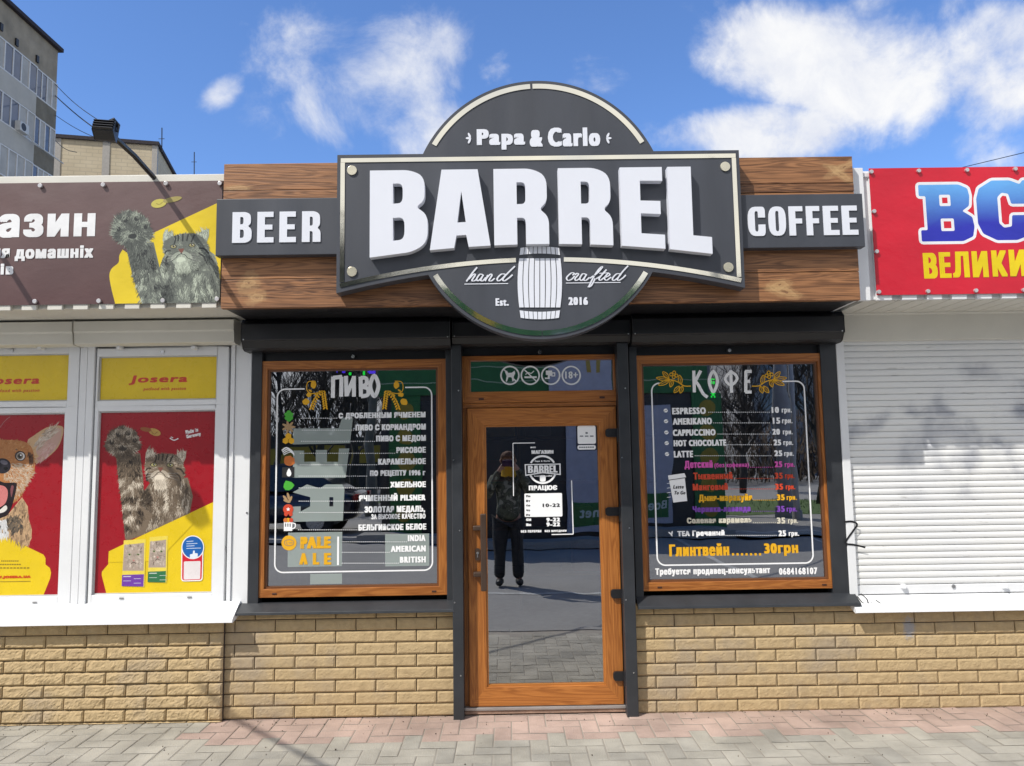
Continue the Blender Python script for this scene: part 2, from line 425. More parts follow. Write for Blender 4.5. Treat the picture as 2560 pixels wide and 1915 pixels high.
def text(mb, txt, x0, x1, z0, z1, y, mi=0, bold=.0, shear=0., boldz=None):
    """fit txt to the box; bold = stroke gain in metres (spread of slightly shifted layers)"""
    vs, fs = glyphs(txt, 1+min(.8, 1.0*bold*len(txt)/max(.001, x1-x0)) if len(txt) > 1 else 1.0)
    boldz = bold*.5 if boldz is None else boldz
    sh = [(0, 0)] if not bold else [(-1, 0), (1, 0), (0, -1), (0, 1), (0, 0)] if bold < .006 else [(-1, -1), (-1, 1), (1, -1), (1, 1), (0, -1), (0, 1), (0, 0), (-1, 0), (1, 0)]
    w, h = x1-x0-bold, z1-z0-boldz
    for k, (a, b) in enumerate(sh):
        yy = y-k*.00004
        for f3 in fs:
            f = f3[:3]; yg = yy+f3[3]*.000009
            pts = [(x0+bold/2+vs[i][0]*w+a*bold/2+shear*vs[i][1]*h, yg, z0+boldz/2+vs[i][1]*h+b*boldz/2) for i in f]
            (p, q, r) = pts[:3]
            if (q[0]-p[0])*(r[2]-p[2])-(q[2]-p[2])*(r[0]-p[0]) < 0: pts = pts[::-1]
            mb.face(pts, mi)
class Reg:
    """coordinates of an enlarged crop of the photograph -> facade plane"""
    def __init__(s, ox, oy, sc): s.o = (ox, oy, sc)
    def px(s, x, y): return (s.o[0]+x*s.o[2], s.o[1]+y*s.o[2])
    def w(s, x, y, Y): return W(*s.px(x, y), Y)
    def box(s, x0, y0, x1, y1, Y):      # x0,x1,z0,z1 of an upright rectangle
        a = s.w(x0, y0, Y); b = s.w(x1, y1, Y); c = s.w(x0, y1, Y); d = s.w(x1, y0, Y)
        return ((a[0]+c[0])/2, (b[0]+d[0])/2, (b[1]+c[1])/2, (a[1]+d[1])/2)
    def text(s, mb, txt, x0, y0, x1, y1, Y, mi=0, bold=0., shear=0.):
        X0, X1, Z0, Z1 = s.box(x0, y0, x1, y1, Y)
        text(mb, txt, X0, X1, Z0, Z1, Y, mi, bold, shear)
    def pts(s, l, Y): return [s.w(x, y, Y) for x, y in l]
F_ = Reg(0, 0, 1.15732)          # whole picture
A1 = Reg(0, 0, .4954); SG = Reg(820, 180, .4792); RB = Reg(1760, 340, .3617); PS = Reg(0, 780, .4713)
WL = Reg(600, 860, .3988); DR = Reg(1120, 840, .3988); WR = Reg(1560, 860, .4108); D8 = Reg(1100, 1400, .3111)
BL = Reg(0, 1480, .5244); BR = Reg(1560, 1450, .4521); AP = Reg(0, 0, .2779); BN = Reg(0, 430, .2712)
CT = Reg(220, 1020, .2901); SH = Reg(2080, 700, .5074); DL = Reg(1280, 1080, .16923); DG = Reg(0, 1040, .29); KF = Reg(1600, 900, .18987)
HC = Reg(1160, 660, .19892); TR = Reg(1100, 820, .24412)

def smooth_path(pts, n=6, closed=False):
    P = [Vector(p) for p in pts]; out = []; L = len(P)
    for i in range(L if closed else L-1):
        p0 = P[i-1] if (i or closed) else P[0]; p1 = P[i]; p2 = P[(i+1) % L]
        p3 = P[(i+2) % L] if (closed or i+2 < L) else P[-1]
        for j in range(n):
            t = j/n
            out.append(tuple(.5*((2*p1)+(-p0+p2)*t+(2*p0-5*p1+4*p2-p3)*t*t+(-p0+3*p1-3*p2+p3)*t**3)))
    if not closed: out.append(tuple(P[-1]))
    return out
def rounded(pts, n=5):
    """polygon [(x, y, r)] with rounded corners"""
    out = []; L = len(pts)
    for i in range(L):
        x, y, r = pts[i]; p = Vector((x, y)); a = Vector(pts[i-1][:2])-p; b = Vector(pts[(i+1) % L][:2])-p
        r = min(r, a.length*.49, b.length*.49)
        if r < 1e-6: out.append((x, y)); continue
        s0 = p+a.normalized()*r; s1 = p+b.normalized()*r
        for j in range(n+1):
            t = j/n; q = s0*(1-t)**2+p*2*t*(1-t)+s1*t*t; out.append((q.x, q.y))
    return out
# block capitals on a unit square: outline and counters
GL = {
 'B': [[(0, 0, 0), (.74, 0, .3), (1, .10, .2), (1, .44, .2), (.80, .545, .06), (.95, .62, .15), (.95, .92, .2), (.70, 1, .25), (0, 1, 0)],
       [(.40, .16, 0), (.60, .16, .1), (.60, .43, .1), (.40, .43, 0)], [(.40, .60, 0), (.57, .60, .09), (.57, .84, .09), (.40, .84, 0)]],
 'R': [[(0, 0, 0), (.42, 0, 0), (.42, .35, 0), (.58, .35, .09), (.58, 0, 0), (1, 0, 0), (1, .36, .14), (.82, .465, .08), (.97, .55, .14), (.97, .90, .22), (.70, 1, .25), (0, 1, 0)],
       [(.42, .53, 0), (.58, .53, .09), (.58, .82, .09), (.42, .82, 0)]],
 'E': [[(0, 0, 0), (1, 0, 0), (1, .17, 0), (.46, .17, 0), (.46, .42, 0), (.92, .42, 0), (.92, .58, 0), (.46, .58, 0), (.46, .83, 0), (.98, .83, 0), (.98, 1, 0), (0, 1, 0)]],
 'F': [[(0, 0, 0), (.47, 0, 0), (.47, .41, 0), (.94, .41, 0), (.94, .58, 0), (.47, .58, 0), (.47, .83, 0), (1, .83, 0), (1, 1, 0), (0, 1, 0)]],
 'L': [[(0, 0, 0), (1, 0, 0), (1, .19, 0), (.56, .19, 0), (.56, 1, 0), (0, 1, 0)]],
 'A': [[(0, 0, 0), (.40, 0, 0), (.44, .155, 0), (.60, .155, 0), (.64, 0, 0), (1, 0, 0), (.80, 1, 0), (.20, 1, 0)], [(.455, .32, 0), (.595, .32, 0), (.525, .72, 0)]],
 'O': [[(0, 0, .42), (1, 0, .42), (1, 1, .42), (0, 1, .42)], [(.40, .15, .12), (.60, .15, .12), (.60, .85, .12), (.40, .85, .12)]],
 'C': [[(0, 0, .42), (1, 0, .42), (1, .39, 0), (.60, .39, 0), (.60, .15, .12), (.40, .15, .12), (.40, .85, .12), (.60, .85, .12), (.60, .63, 0), (1, .63, 0), (1, 1, .42), (0, 1, .42)]],
}
def block(mb, ch, x0, x1, z0f, z1f, y0, y1=None, mi=0, colf=None):
    """z0f/z1f: bottom and top as functions of x (or numbers)"""
    f0 = z0f if callable(z0f) else (lambda x: z0f); f1 = z1f if callable(z1f) else (lambda x: z1f)
    loops = []
    for l in GL[ch]:
        q = []
        for (u, v) in rounded(l):
            x = x0+u*(x1-x0); q.append((x, f0(x)+v*(f1(x)-f0(x))))
        # straight lower edges follow the arch
        loops.append(q)
    mb.poly(loops, y0, y1, mi, colf=colf)

# ================================================================== GROUND
def setting():
    mb = MB(); mb.face([(-600, -600, -.02), (600, -600, -.02), (600, 600, -.02), (-600, 600, -.02)])
    tag(mb.build('ground', asphalt), kind='structure')
    # paved walk of herringbone blocks
    rnd = random.Random(4)
    mb = MB(); w = .098; y_far = -2.25
    x0, x1 = -5.2, 5.2
    nx0, nx1 = int(x0/w), int(x1/w); ny0 = int(y_far/w)
    for i in range(nx0, nx1):
        for j in range(ny0, 1):
            t = (i-j) % 4
            if t == 0: a, b = 2, 1
            elif t == 3: a, b = 1, 2
            else: continue
            X0, X1, Y0, Y1 = i*w, (i+a)*w, j*w, (j+b)*w
            Y1 = min(Y1, .02)
            if Y1-Y0 < .02: continue
            g = .0026; X0 += g; X1 -= g; Y0 += g; Y1 -= g
            cx, cy = (X0+X1)/2, (Y0+Y1)/2
            k = rnd.uniform(.90, 1.07)
            pink = cy > -.36 and cx > -1.78
            c = (.44*k, .325*k, .27*k) if pink else (.39*k, .365*k, .305*k)
            if not pink and rnd.random() < .12: c = (.355*k, .335*k, .285*k)
            mb.col = c; zt = rnd.uniform(-.0012, .0012); tx = rnd.uniform(-.001, .001); e = .005
            q = [(X0, Y0), (X1, Y0), (X1, Y1), (X0, Y1)]; qi = [(X0+e, Y0+e), (X1-e, Y0+e), (X1-e, Y1-e), (X0+e, Y1-e)]
            mb.face([(x, y, zt+tx*(1 if x > cx else -1)) for x, y in qi])
            for n in range(4):
                m_ = (n+1) % 4
                mb.face([(*q[n], zt-.0016), (*q[m_], zt-.0016), (*qi[m_], zt), (*qi[n], zt)])
    tag(mb.build('pavement', paver_mat), kind='structure')
    mb = MB(); mb.face([(-30, -2.27, -.0032), (30, -2.27, -.0032), (30, .3, -.0032), (-30, .3, -.0032)])
    tag(mb.build('pavement_bed', joint_sand), kind='structure')
    mb = MB()
    for k in range(-12, 12): mb.box(k*1.0+.004, k*1.0+.996, -2.37, -2.275, -.03, .004)
    tag(mb.build('kerb', concrete, bevel=.006), kind='structure')
    rnd = random.Random(31); mb = MB()
    for _ in range(190):
        x = rnd.uniform(-3.6, 3.8); y = -abs(rnd.gauss(0, .10))-.01 if rnd.random() < .6 else rnd.uniform(-1.2, 0); r = rnd.uniform(.0012, .0036)*(1.6 if rnd.random() < .1 else 1)
        if abs(x) < .8: y -= .05
        k = rnd.uniform(.4, 1.4); mb.col = (.12*k, .095*k, .07*k); a = rnd.uniform(0, 3)
        c, d = r*math.cos(a), r*math.sin(a); q = [(x+c, y+d), (x-d*.7, y+c*.7), (x-c, y-d), (x+d*.7, y-c*.7)]
        mb.face([(*p, .0042+r*.5) for p in q])
        for i in range(4): mb.face([(*q[i], 0), (*q[(i+1) % 4], 0), (*q[(i+1) % 4], .0042+r*.5), (*q[i], .0042+r*.5)])
    tag(mb.build('grit', paver_mat), kind='stuff')
    # far side of the street, seen in the glass
    mb = MB(); mb.box(-60, 60, -26, -9.3, -.05, .02); tag(mb.build('far_pavement', concrete), kind='structure')
    mb = MB(); mb.box(-60, 60, -9.45, -9.3, -.05, .09); tag(mb.build('far_kerb', pm('pale_kerb', (.42, .41, .39), .9)), kind='structure')
    mb = MB(); mb.face([(-60, -4.52, -.016), (60, -4.52, -.016), (60, -4.42, -.016), (-60, -4.42, -.016)][::1])
    for k in range(5): mb.face([(3+k*2.4, -9.2, -.016), (3.1+k*2.4, -9.2, -.016), (3.1+k*2.4, -4.5, -.016), (3+k*2.4, -4.5, -.016)])
    tag(mb.build('road_marking', pm('road_paint', (.42, .42, .40), .8, var=.35, scale=4)), kind='structure')
    rnd = random.Random(8); mb = MB()
    gm = pm('verge_green', (.07, .12, .03), .9, var=.5, scale=9)
    for (gx0, gx1, gy0, gy1) in ((3.8, 40, -20, -14), (-40, -4.5, -26, -17)):
        mb.box(gx0, gx1, gy0, gy1, .0, .03)
        for _ in range(2600):
            x = rnd.uniform(gx0, gx1); y = rnd.uniform(gy0, gy1); h = rnd.uniform(.05, .16); a = rnd.uniform(0, 6.3)
            mb.face([(x, y, .03), (x+.03*math.cos(a), y+.03*math.sin(a), .03), (x+rnd.uniform(-.04, .04), y, h)])
    tag(mb.build('grass', gm), kind='stuff')
setting()

# ================================================================== BRICK
def brick_wall(x0, x1, z0, z1, zj, xs, Y, relief, seed, L=.241, H=.0713, span=None):
    """split-faced bricks laid in half bond; zj = height of one bed joint, xs = a head joint"""
    rnd = random.Random(seed); mb = MB(); g = .0028; sp0, sp1 = span or (x0, x1)
    mb.col = (.5, .5, .5); mb.box(max(x0, sp0), min(x1, sp1), Y+.016, Y+.10, z0, z1, 1)
    r0 = math.floor((z0-zj)/H); r1 = math.ceil((z1-zj)/H)
    for r in range(r0, r1):
        a, b = zj+r*H+g, zj+(r+1)*H-g
        a2, b2 = max(a, z0), min(b, z1)
        if b2-a2 < .008: continue
        xo = xs+(L/2 if r % 2 else 0)
        for c in range(math.floor((x0-xo)/L), math.ceil((x1-xo)/L)):
            p, q = max(xo+c*L+g, x0+.001), min(xo+(c+1)*L-g, x1-.001)
            if q-p < .012: continue
            k = rnd.random()
            if span and not (sp0 <= (p+q)/2 < sp1): continue; mb.col = (k, k, k)
            nx = max(3, int((q-p)/.0095)); nz = max(2, int((b2-a2)/.0085)); grid = []
            th = rnd.uniform(.55, 1.0)
            for j in range(nz+1):
                row = []
                for i in range(nx+1):
                    x = p+(q-p)*i/nx; z = a2+(b2-a2)*j/nz
                    ex = min(i, nx-i)/nx*(q-p); ez = min(j, nz-j)/nz*(b2-a2)
                    edge = min(1, .35+ex/.008)*min(1, .35+ez/.008) if ex > 0 and ez > 0 else .12
                    nv = noise.noise((x*20+seed, z*32, r*3.1))*.55+noise.noise((x*55, z*75, seed))*.45+noise.noise((x*120, z*140, seed))*.3
                    # split face: bulges, with a rough lip towards the lower edge
                    bulge = relief*(.5*th+.75*nv+.45*(1-(z-a)/(b-a)))
                    y = Y+.006-edge*max(.001, bulge+.003)
                    row.append((x, y, z))
                grid.append(row)
            for j in range(nz):
                for i in range(nx):
                    mb.face([grid[j][i], grid[j][i+1], grid[j+1][i+1], grid[j+1][i]], 0)
            for (s0, s1) in ((grid[0], -1), (grid[-1], 1)):
                for i in range(nx):
                    u, v = s0[i], s0[i+1]
                    qd = [u, (u[0], Y+.017, u[2]), (v[0], Y+.017, v[2]), v]
                    mb.face(qd if s1 < 0 else qd[::-1], 0)
            for (i_, sgn) in ((0, 1), (nx, -1)):
                for j in range(nz):
                    u, v = grid[j][i_], grid[j+1][i_]
                    qd = [u, v, (v[0], Y+.017, v[2]), (u[0], Y+.017, u[2])]
                    mb.face(qd if sgn > 0 else qd[::-1], 0)
    return mb

# ================================================================== THE BEER AND COFFEE SHOP
YB, YF, YG = 0.0, .03, .06          # brick face, window frame face, glass
shop = thing('shop_building', 'dark framed beer and coffee shop with brown door and wood plank fascia', 'shop', (0.0, .6, 0))
def fr_z(mb, x0, x1, z0, z1, w, y0, y1, mh=0, mv=1, bottom=None, top=None):
    """mitred frame"""
    rnd = random.Random(int(x0*100)); wb = bottom or w
    I = (x0+w, x1-w, z0+wb, z1-(top or w))
    for (q, mi) in (([(x0, z0), (x1, z0), (I[1], I[2]), (I[0], I[2])], mh), ([(I[0], I[3]), (I[1], I[3]), (x1, z1), (x0, z1)], mh),
                    ([(x0, z0), (I[0], I[2]), (I[0], I[3]), (x0, z1)], mv), ([(I[1], I[2]), (x1, z0), (x1, z1), (I[1], I[3])], mv)):
        mb.col = (rnd.random(), rnd.uniform(.4, .6), 0)
        mb.poly([q], y0, y1, mi)
    return I
def shop_shell():
    zt = W(485*1.157, 352*1.157, -.49)[1]
    xl = PS.w(1240, 1000, 0)[0]; xr = F_.w(1822, 1000, 0)[0]
    xw0 = F_.w(480, 500, -.49)[0]; xw1 = F_.w(1851, 500, -.49)[0]
    mb = MB()                          # dark room behind the glass
    X0, X1, Y0, Y1, Z0, Z1 = xl+.02, xr-.02, .12, 3.6, .02, 2.55
    mb.face([(X0, Y1, Z0), (X0, Y1, Z1), (X1, Y1, Z1), (X1, Y1, Z0)]); mb.face([(X0, Y0, Z0), (X0, Y1, Z0), (X1, Y1, Z0), (X1, Y0, Z0)])
    mb.face([(X0, Y0, Z1), (X1, Y0, Z1), (X1, Y1, Z1), (X0, Y1, Z1)]); mb.face([(X0, Y0, Z0), (X0, Y0, Z1), (X0, Y1, Z1), (X0, Y1, Z0)]); mb.face([(X1, Y0, Z0), (X1, Y1, Z0), (X1, Y1, Z1), (X1, Y0, Z1)])
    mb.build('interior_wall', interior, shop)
    mb = MB(); mb.box(xl, xr, Y1+.01, Y1+.1, 0, 2.6); mb.box(xl-.0, xl+.015, .13, Y1, 0, 2.6); mb.box(xr-.015, xr, .13, Y1, 0, 2.6)
    mb.build('wall', cream_paint, shop)
    mb = MB(); mb.box(xw0+.03, xw1-.03, -.40, Y1+.1, 2.62, zt-.05); mb.build('roof', anthracite, shop)
    # soffit of the overhang
    zb = F_.w(1150, 657, -.49)[1]
    mb = MB(); mb.box(xw0+.01, xw1-.01, -.47, .11, zb+.006, zb+.05); mb.build('soffit', black_metal, shop)
    # front wall strip above the windows, behind roller boxes
    zw = F_.w(1150, 775, .05)[1]
    mb = MB(); mb.box(xl+.02, xr-.02, .055, .10, zw, zb+.005); mb.build('lintel', black_metal, shop)
    # roller boxes
    for (a, b, yf, top, bot) in ((F_.w(521, 700, -.14)[0], F_.w(972, 700, -.14)[0], -.14, zb+.004, F_.w(700, 752, -.14)[1]),
                                (F_.w(976, 700, -.10)[0], F_.w(1362, 700, -.10)[0], -.10, zb+.004, F_.w(1160, 743, -.10)[1]),
                                (F_.w(1366, 700, -.14)[0], F_.w(1824, 700, -.14)[0], -.14, zb+.004, F_.w(1600, 738, -.14)[1])):
        h = top-bot; mb = MB()
        mb.prism([(.05, top), (yf+.03, top), (yf, top-.03), (yf, bot+h*.30), (yf+.012, bot+h*.27), (yf+.035, bot+.012), (yf+.06, bot), (.05, bot)], a, b)
        o = mb.build('roller_box', black_metal, shop, bevel=.004)
        for xx in (a+.015, b-.015):
            s = MB(); s.disc(xx, bot+h*.32, .004, yf-.002, y1=yf+.03); s.build('screw', steel, o)
    # guide rail row above each window with a small lock button
    for (cx, cy) in ((763, 770), (1166, 760), (1575, 757)):
        x, z = F_.w(cx, cy, .03); mb = MB(); mb.disc(x, z, .011, .020, y1=.056); mb.build('lock_button', steel, shop, bevel=.002)
    # upright posts
    zg = -.004
    spec = [(F_.box(540, 760, 562, 1300, .02), .02), (F_.box(964, 780, 978, 1300, .02), .02), (F_.box(1366, 770, 1383, 1290, .02), .02), (F_.box(1786, 760, 1830, 1290, .02), .02)]
    for (x0, x1, z0, z1), y in spec:
        mb = MB(); mb.box(x0, x1, y, .10, z0-.02, zb-.1); mb.build('post', anthracite, shop, bevel=.003)
    for (x0, x1) in ((F_.w(977, 1200, -.06)[0], F_.w(1000, 1200, -.06)[0]), (F_.w(1345, 1200, -.06)[0], F_.w(1370, 1200, -.06)[0])):
        mb = MB(); mb.box(x0, x1, -.06, .10, zg, zb-.16)
        o = mb.build('post', anthracite, shop, bevel=.004)
        for q in range(5):
            s = MB(); s.disc(x0+(.012 if q % 2 else .045), .25+q*.42, .0045, -.063, y1=-.055); s.build('screw', steel, o)
    # bricks
    zs = F_.w(760, 1322, 0)[1]
    x0, x1 = W(556, 1700, 0)[0], F_.w(982, 1450, 0)[0]
    zj = BL.w(1700, 185, 0)[1]; xs = BL.w(1310, 225, 0)[0]
    brick_wall(x0, x1+.01, 0, zs+.03, zj, xs, YB, .0042, 3).build('brick_base', [brick_y, mortar], shop)
    x0, x1 = F_.w(1374, 1450, 0)[0], BR.w(1270, 300, 0)[0]+.25
    zj = BR.w(700, 387, 0)[1]; xs = BR.w(506, 355, 0)[0]
    brick_wall(x0-.01, 5.2, 0, zs+.03, zj, xs, YB, .0042, 8, span=(x0-.01, x1-.25)).build('brick_base', [brick_y, mortar], shop)
    # sills: folded dark sheet
    for (xa, xb, yt, yb_) in ((F_.w(500, 1320, -.05)[0], F_.w(981, 1320, -.05)[0], (760, 1300), (760, 1326)), (F_.w(1378, 1300, -.05)[0], F_.w(1858, 1300, -.05)[0], (1600, 1285), (1600, 1313))):
        z1 = F_.w(*yt, .02)[1]; z0 = F_.w(*yb_, -.06)[1]
        mb = MB(); mb.prism([(.06, z1), (.02, z1), (-.058, z0+.016), (-.062, z0), (-.052, z0), (.0, z0+.02), (.06, z1-.03)], xa, xb)
        mb.build('sill', anthracite, shop, bevel=.002)
    # plank fascia
    rnd = random.Random(11); mb = MB()
    rows = [(352, 411, 338, 395), (411, 427, 395, 418), (427, 552, 418, 538), (552, 600, 538, 590), (600, 665, 590, 650)]
    joints = [[.5], [.52], [.5], [.48], [.5]]
    for (a, b, c, d), js in zip(rows, joints):
        zt_, zb_ = (F_.w(600, a, -.49)[1]+F_.w(1730, c, -.49)[1])/2, (F_.w(600, b, -.49)[1]+F_.w(1730, d, -.49)[1])/2
        e = [0]+js+[1]
        for i in range(len(e)-1):
            p, q = xw0+(xw1-xw0)*e[i], xw0+(xw1-xw0)*e[i+1]
            mb.col = (rnd.random(), rnd.uniform(.35, .95), 0); j = rnd.uniform(0, .003)
            mb.box(p+.001, q-.001, -.49+j, -.45, zb_+.0015, zt_-.0015)
    mb2 = MB(); mb2.box(xw0+.005, xw1-.005, -.45, -.40, zb+.01, zt-.004)
    f = mb.build('wood_fascia', plank_wood, shop, bevel=.002)
    mb2.build('fascia_frame', black_metal, shop)
    return zb
ZSOF = shop_shell()

def menu_frame(mb, R, l0, r0, top, bot, gap0, gap1, rr, w, mi):
    x0, x1, z0, z1 = R.box(l0, top, r0, bot, YG-.004)
    ga = R.w(gap0, top, YG-.004)[0]; gb = R.w(gap1, top, YG-.004)[0]
    pts = [(gb, z1)]
    def arc(cx, cz, a, b):
        for i in range(9):
            t = rad(a+(b-a)*i/8); pts.append((cx+rr*math.cos(t), cz+rr*math.sin(t)))
    arc(x1-rr, z1-rr, 90, 0); arc(x1-rr, z0+rr, 0, -90); arc(x0+rr, z0+rr, 270, 180); arc(x0+rr, z1-rr, 180, 90)
    pts.append((ga, z1)); mb.ribbon(pts, w, YG-.004, mi)
def dots(mb, R, xa, xb, y, mi, step=11.6, r=2.4):
    n = max(2, int((xb-xa)/step))
    for i in range(n):
        x, z = R.w(xa+(xb-xa)*(i+.5)/n, y, YG-.004); h = r*.3988*2.46e-3
        mb.face([(x-h, YG-.004, z-h), (x+h, YG-.004, z-h), (x+h, YG-.004, z+h), (x-h, YG-.004, z+h)], mi)
VIN = [vinyl_white, vinyl_yellow, vinyl_magenta, vinyl_red, vinyl_orange, vinyl_purple, vinyl_cream, vinyl_green, vinyl_tan, vinyl_black]
frost = bpy.data.materials.new('frosted_film'); frost.use_nodes = True
def _frost():
    nt = frost.node_tree; k = N(nt); b = nt.nodes['Principled BSDF']
    b.inputs['Base Color'].default_value = (.50, .58, .55, 1); b.inputs['Roughness'].default_value = .5
    tr = k.n('ShaderNodeBsdfTransparent').outputs[0]
    mx = k.n('ShaderNodeMixShader', {0: .52, 1: tr, 2: b.outputs[0]}).outputs[0]
    nt.links.new(mx, nt.nodes['Material Output'].inputs[0])
_frost()

def window(R, outer, inner_bottom, label):
    x0, x1, z0, z1 = outer
    mb = MB(); I = fr_z(mb, x0, x1, z0, z1, .052, YF, .09, 0, 1, .052)
    # glazing bead
    a = .010
    win = mb.build('window', [oak_h, oak_v], shop, bevel=.003)
    win['label'] = label
    mb = MB(); fr_z(mb, I[0], I[1], I[2], I[3], .012, YF+.012, .08, 0, 0)
    mb.build('glazing_bead', pm('bead_dark', (.16, .06, .02), .4), win)
    mb = MB(); mb.face([(I[0], YG, I[2]), (I[1], YG, I[2]), (I[1], YG, I[3]), (I[0], YG, I[3])])
    mb.build('pane', glass, win)
    for t in (.10, .93):
        mb = MB(); xx = x0+(x1-x0)*t; mb.box(xx-.014, xx+.014, YF-.003, YF+.004, z0+.018, z0+.028)
        mb.build('drain_cap', pm('cap_brown', (.06, .02, .01), .5), win, bevel=.002)
    return win
def stroke(mb, R, pts, w, mi, Y=None, n=5, closed=False):
    Y = (YG-.004 if Y is None else Y)-.00007*(mb.lay % 12); mb.lay += 1
    p = smooth_path(pts, n, closed) if n > 1 else pts
    mb.ribbon([R.w(x, y, Y) for x, y in p], w*R.o[2]*2.46e-3, Y, mi, closed)
def blob(mb, R, cx, cy, ra, rb, mi, an=0, n=14, Y=None, wob=0, y1=None):
    Y = YG-.004 if Y is None else Y; pts = []
    for i in range(n):
        t = 2*math.pi*i/n; k = 1+wob*noise.noise((i*1.3, cx*.1, cy*.1))
        u, v = ra*k*math.cos(t), rb*k*math.sin(t)
        pts.append(R.w(cx+u*math.cos(rad(an))-v*math.sin(rad(an)), cy+u*math.sin(rad(an))+v*math.cos(rad(an)), Y))
    mb.poly([pts], Y, y1, mi)

def left_window():
    o = WL.box(108, 100, 1296, 1583, YF)
    win = window(WL, o, 0, 'brown framed window with the beer menu in white lettering')
    Y = YG-.004; mb = MB()
    menu_frame(mb, WL, 226, 1204, 277, 1425, 405, 1035, .05, .0085, 0)
    rows = [('С ДРОБЛЕННЫМ ЯЧМЕНЕМ', 618, 428, 1163, 470, 378, 612, 465), ('ПИВО С КОРИАНДРОМ', 724, 502, 1165, 547, 385, 718, 540), ('ПИВО С МЕДОМ', 853, 572, 1165, 616, 380, 848, 610),
            ('РИСОВОЕ', 980, 645, 1165, 683, 372, 975, 685), ('КАРАМЕЛЬНОЕ', 866, 717, 1165, 755, 372, 862, 757), ('ПО РЕЦЕПТУ 1996 г', 815, 790, 1162, 832, 365, 800, 828),
            ('ХМЕЛЬНОЕ', 942, 862, 1165, 899, 365, 938, 902), ('ЯЧМЕННЫЙ PILSNER', 745, 935, 1163, 983, 365, 742, 985), ('ЗОЛОТАЯ МЕДАЛЬ,', 780, 1015, 1160, 1062, 368, 776, 1056),
            ('БЕЛЬГИйСКОЕ БЕЛОЕ', 742, 1127, 1168, 1167, 360, 738, 1165), ('INDIA', 1052, 1197, 1163, 1236, 640, 1048, 1240), ('AMERICAN', 945, 1264, 1165, 1303, 638, 941, 1306), ('BRITISH', 1002, 1332, 1165, 1371, 637, 998, 1374)]
    for (t, a, b, c, d, e, f, g) in rows:
        WL.text(mb, t, a, b, c, d, Y, 0, .0066); dots(mb, WL, e, f, g, 0)
    WL.text(mb, 'ЗА ВЫСОКОЕ КАЧЕСТВО', 822, 1064, 1163, 1097, Y, 0, .004)
    WL.text(mb, 'PALE', 378, 1207, 570, 1282, Y, 1, .016); 
    for ch, a, b in (('A', 372, 424), ('L', 456, 498), ('E', 526, 572)): WL.text(mb, ch, a, 1310, b, 1383, Y, 1, .014)
    x0, x1, z0, z1 = WL.box(609, 1207, 621, 1386, Y); mb.face([(x0, Y, z0), (x1, Y, z0), (x1, Y, z1), (x0, Y, z1)])
    mb.build('menu_lettering', VIN, win)
    # title, brush letters
    mb = MB()
    for pts, n in (([(582, 338), (584, 205)], 1), ([(582, 212), (640, 205)], 1), ([(636, 205), (634, 330)], 1), ([(664, 200), (668, 328)], 1), ([(668, 322), (712, 215)], 1), ([(714, 200), (714, 330)], 1),
                   ([(756, 205), (758, 330)], 1), ([(756, 212), (790, 215), (792, 250), (760, 268)], 5), ([(760, 268), (800, 280), (800, 318), (758, 328)], 5)):
        stroke(mb, WL, pts, 25, 0, n=n)
    stroke(mb, WL, [(842, 198), (868, 262), (842, 328), (816, 262)], 25, 0, n=6, closed=True)
    mb.build('title_lettering', VIN, win)
    for sx in (1, -1):                 # hop and barley sprigs
        mb = MB(); M = lambda x, y: (x if sx > 0 else 1440-x, y)
        for (x, y, r, q) in ((460, 255, 17, 24), (432, 318, 17, 14), (413, 362, 22, 20)):
            blob(mb, WL, *M(x, y), r, q, 1, wob=.3)
        stroke(mb, WL, [M(*p) for p in ((470, 232), (425, 240), (420, 290), (450, 310), (490, 305), (520, 300))], 5, 1)
        for (p0, p1) in (((505, 300), (450, 405)), ((522, 300), (535, 402))):
            for i in range(8):
                t = i/7; x = p0[0]+(p1[0]-p0[0])*t+(0 if p0[0] > 510 else -8*math.sin(3*t)); y = p0[1]+(p1[1]-p0[1])*t
                for s in (-1, 1): blob(mb, WL, *M(x+s*8, y), 10, 5.5, 1, an=(55 if s > 0 else 125) if sx > 0 else (125 if s > 0 else 55), n=8, Y=Y-.0003*i)
        for (x, y) in ((440, 292), (478, 318)): blob(mb, WL, *M(x, y), 12, 5, 1, an=30)
        mb.build('ornament', VIN, win)
    # menu icons
    def icon(fn):
        m_ = MB(); fn(m_); m_.build('menu_icon', VIN, win)
    def hop(m_):
        for (dx, dy) in ((0, -22), (-14, -8), (14, -8), (0, 2), (-12, 14), (12, 14), (0, 24)): blob(m_, WL, 306+dx, 450+dy, 15, 13, 7, n=9, Y=Y-.0003*(dy+25)/5)
    icon(hop)
    def cor(m_):
        for a in range(7): blob(m_, WL, 304+22*math.cos(a*.9), 520+20*math.sin(a*.9), 22, 8, 8, an=a*52, n=8, Y=Y-.0002*a)
    icon(cor)
    def honey(m_):
        for (x, y) in ((303, 577), (285, 607), (322, 607)): blob(m_, WL, x, y, 20, 20, 1, n=6, an=30)
    icon(honey)
    def rice(m_):
        for i in range(4): stroke(m_, WL, [(262+i*4, 668+i*9), (290+i*8, 650+i*9), (322+i*5, 668+i*8), (338, 690+i*3)], 8-i, 0)
    icon(rice)
    icon(lambda m_: blob(m_, WL, 308, 732, 35, 32, 4, wob=.2))
    def drop(m_):
        x0, x1, z0, z1 = WL.box(264, 772, 340, 836, Y); m_.face([(x0, Y, z0), (x1, Y, z0), (x1, Y, z1), (x0, Y, z1)], 9)
        m_.poly([[WL.w(x, y, Y-.001) for x, y in smooth_path([(307, 780), (321, 806), (318, 824), (307, 830), (295, 824), (293, 806)], 4, True)]], Y-.001, mi=0)
    icon(drop)
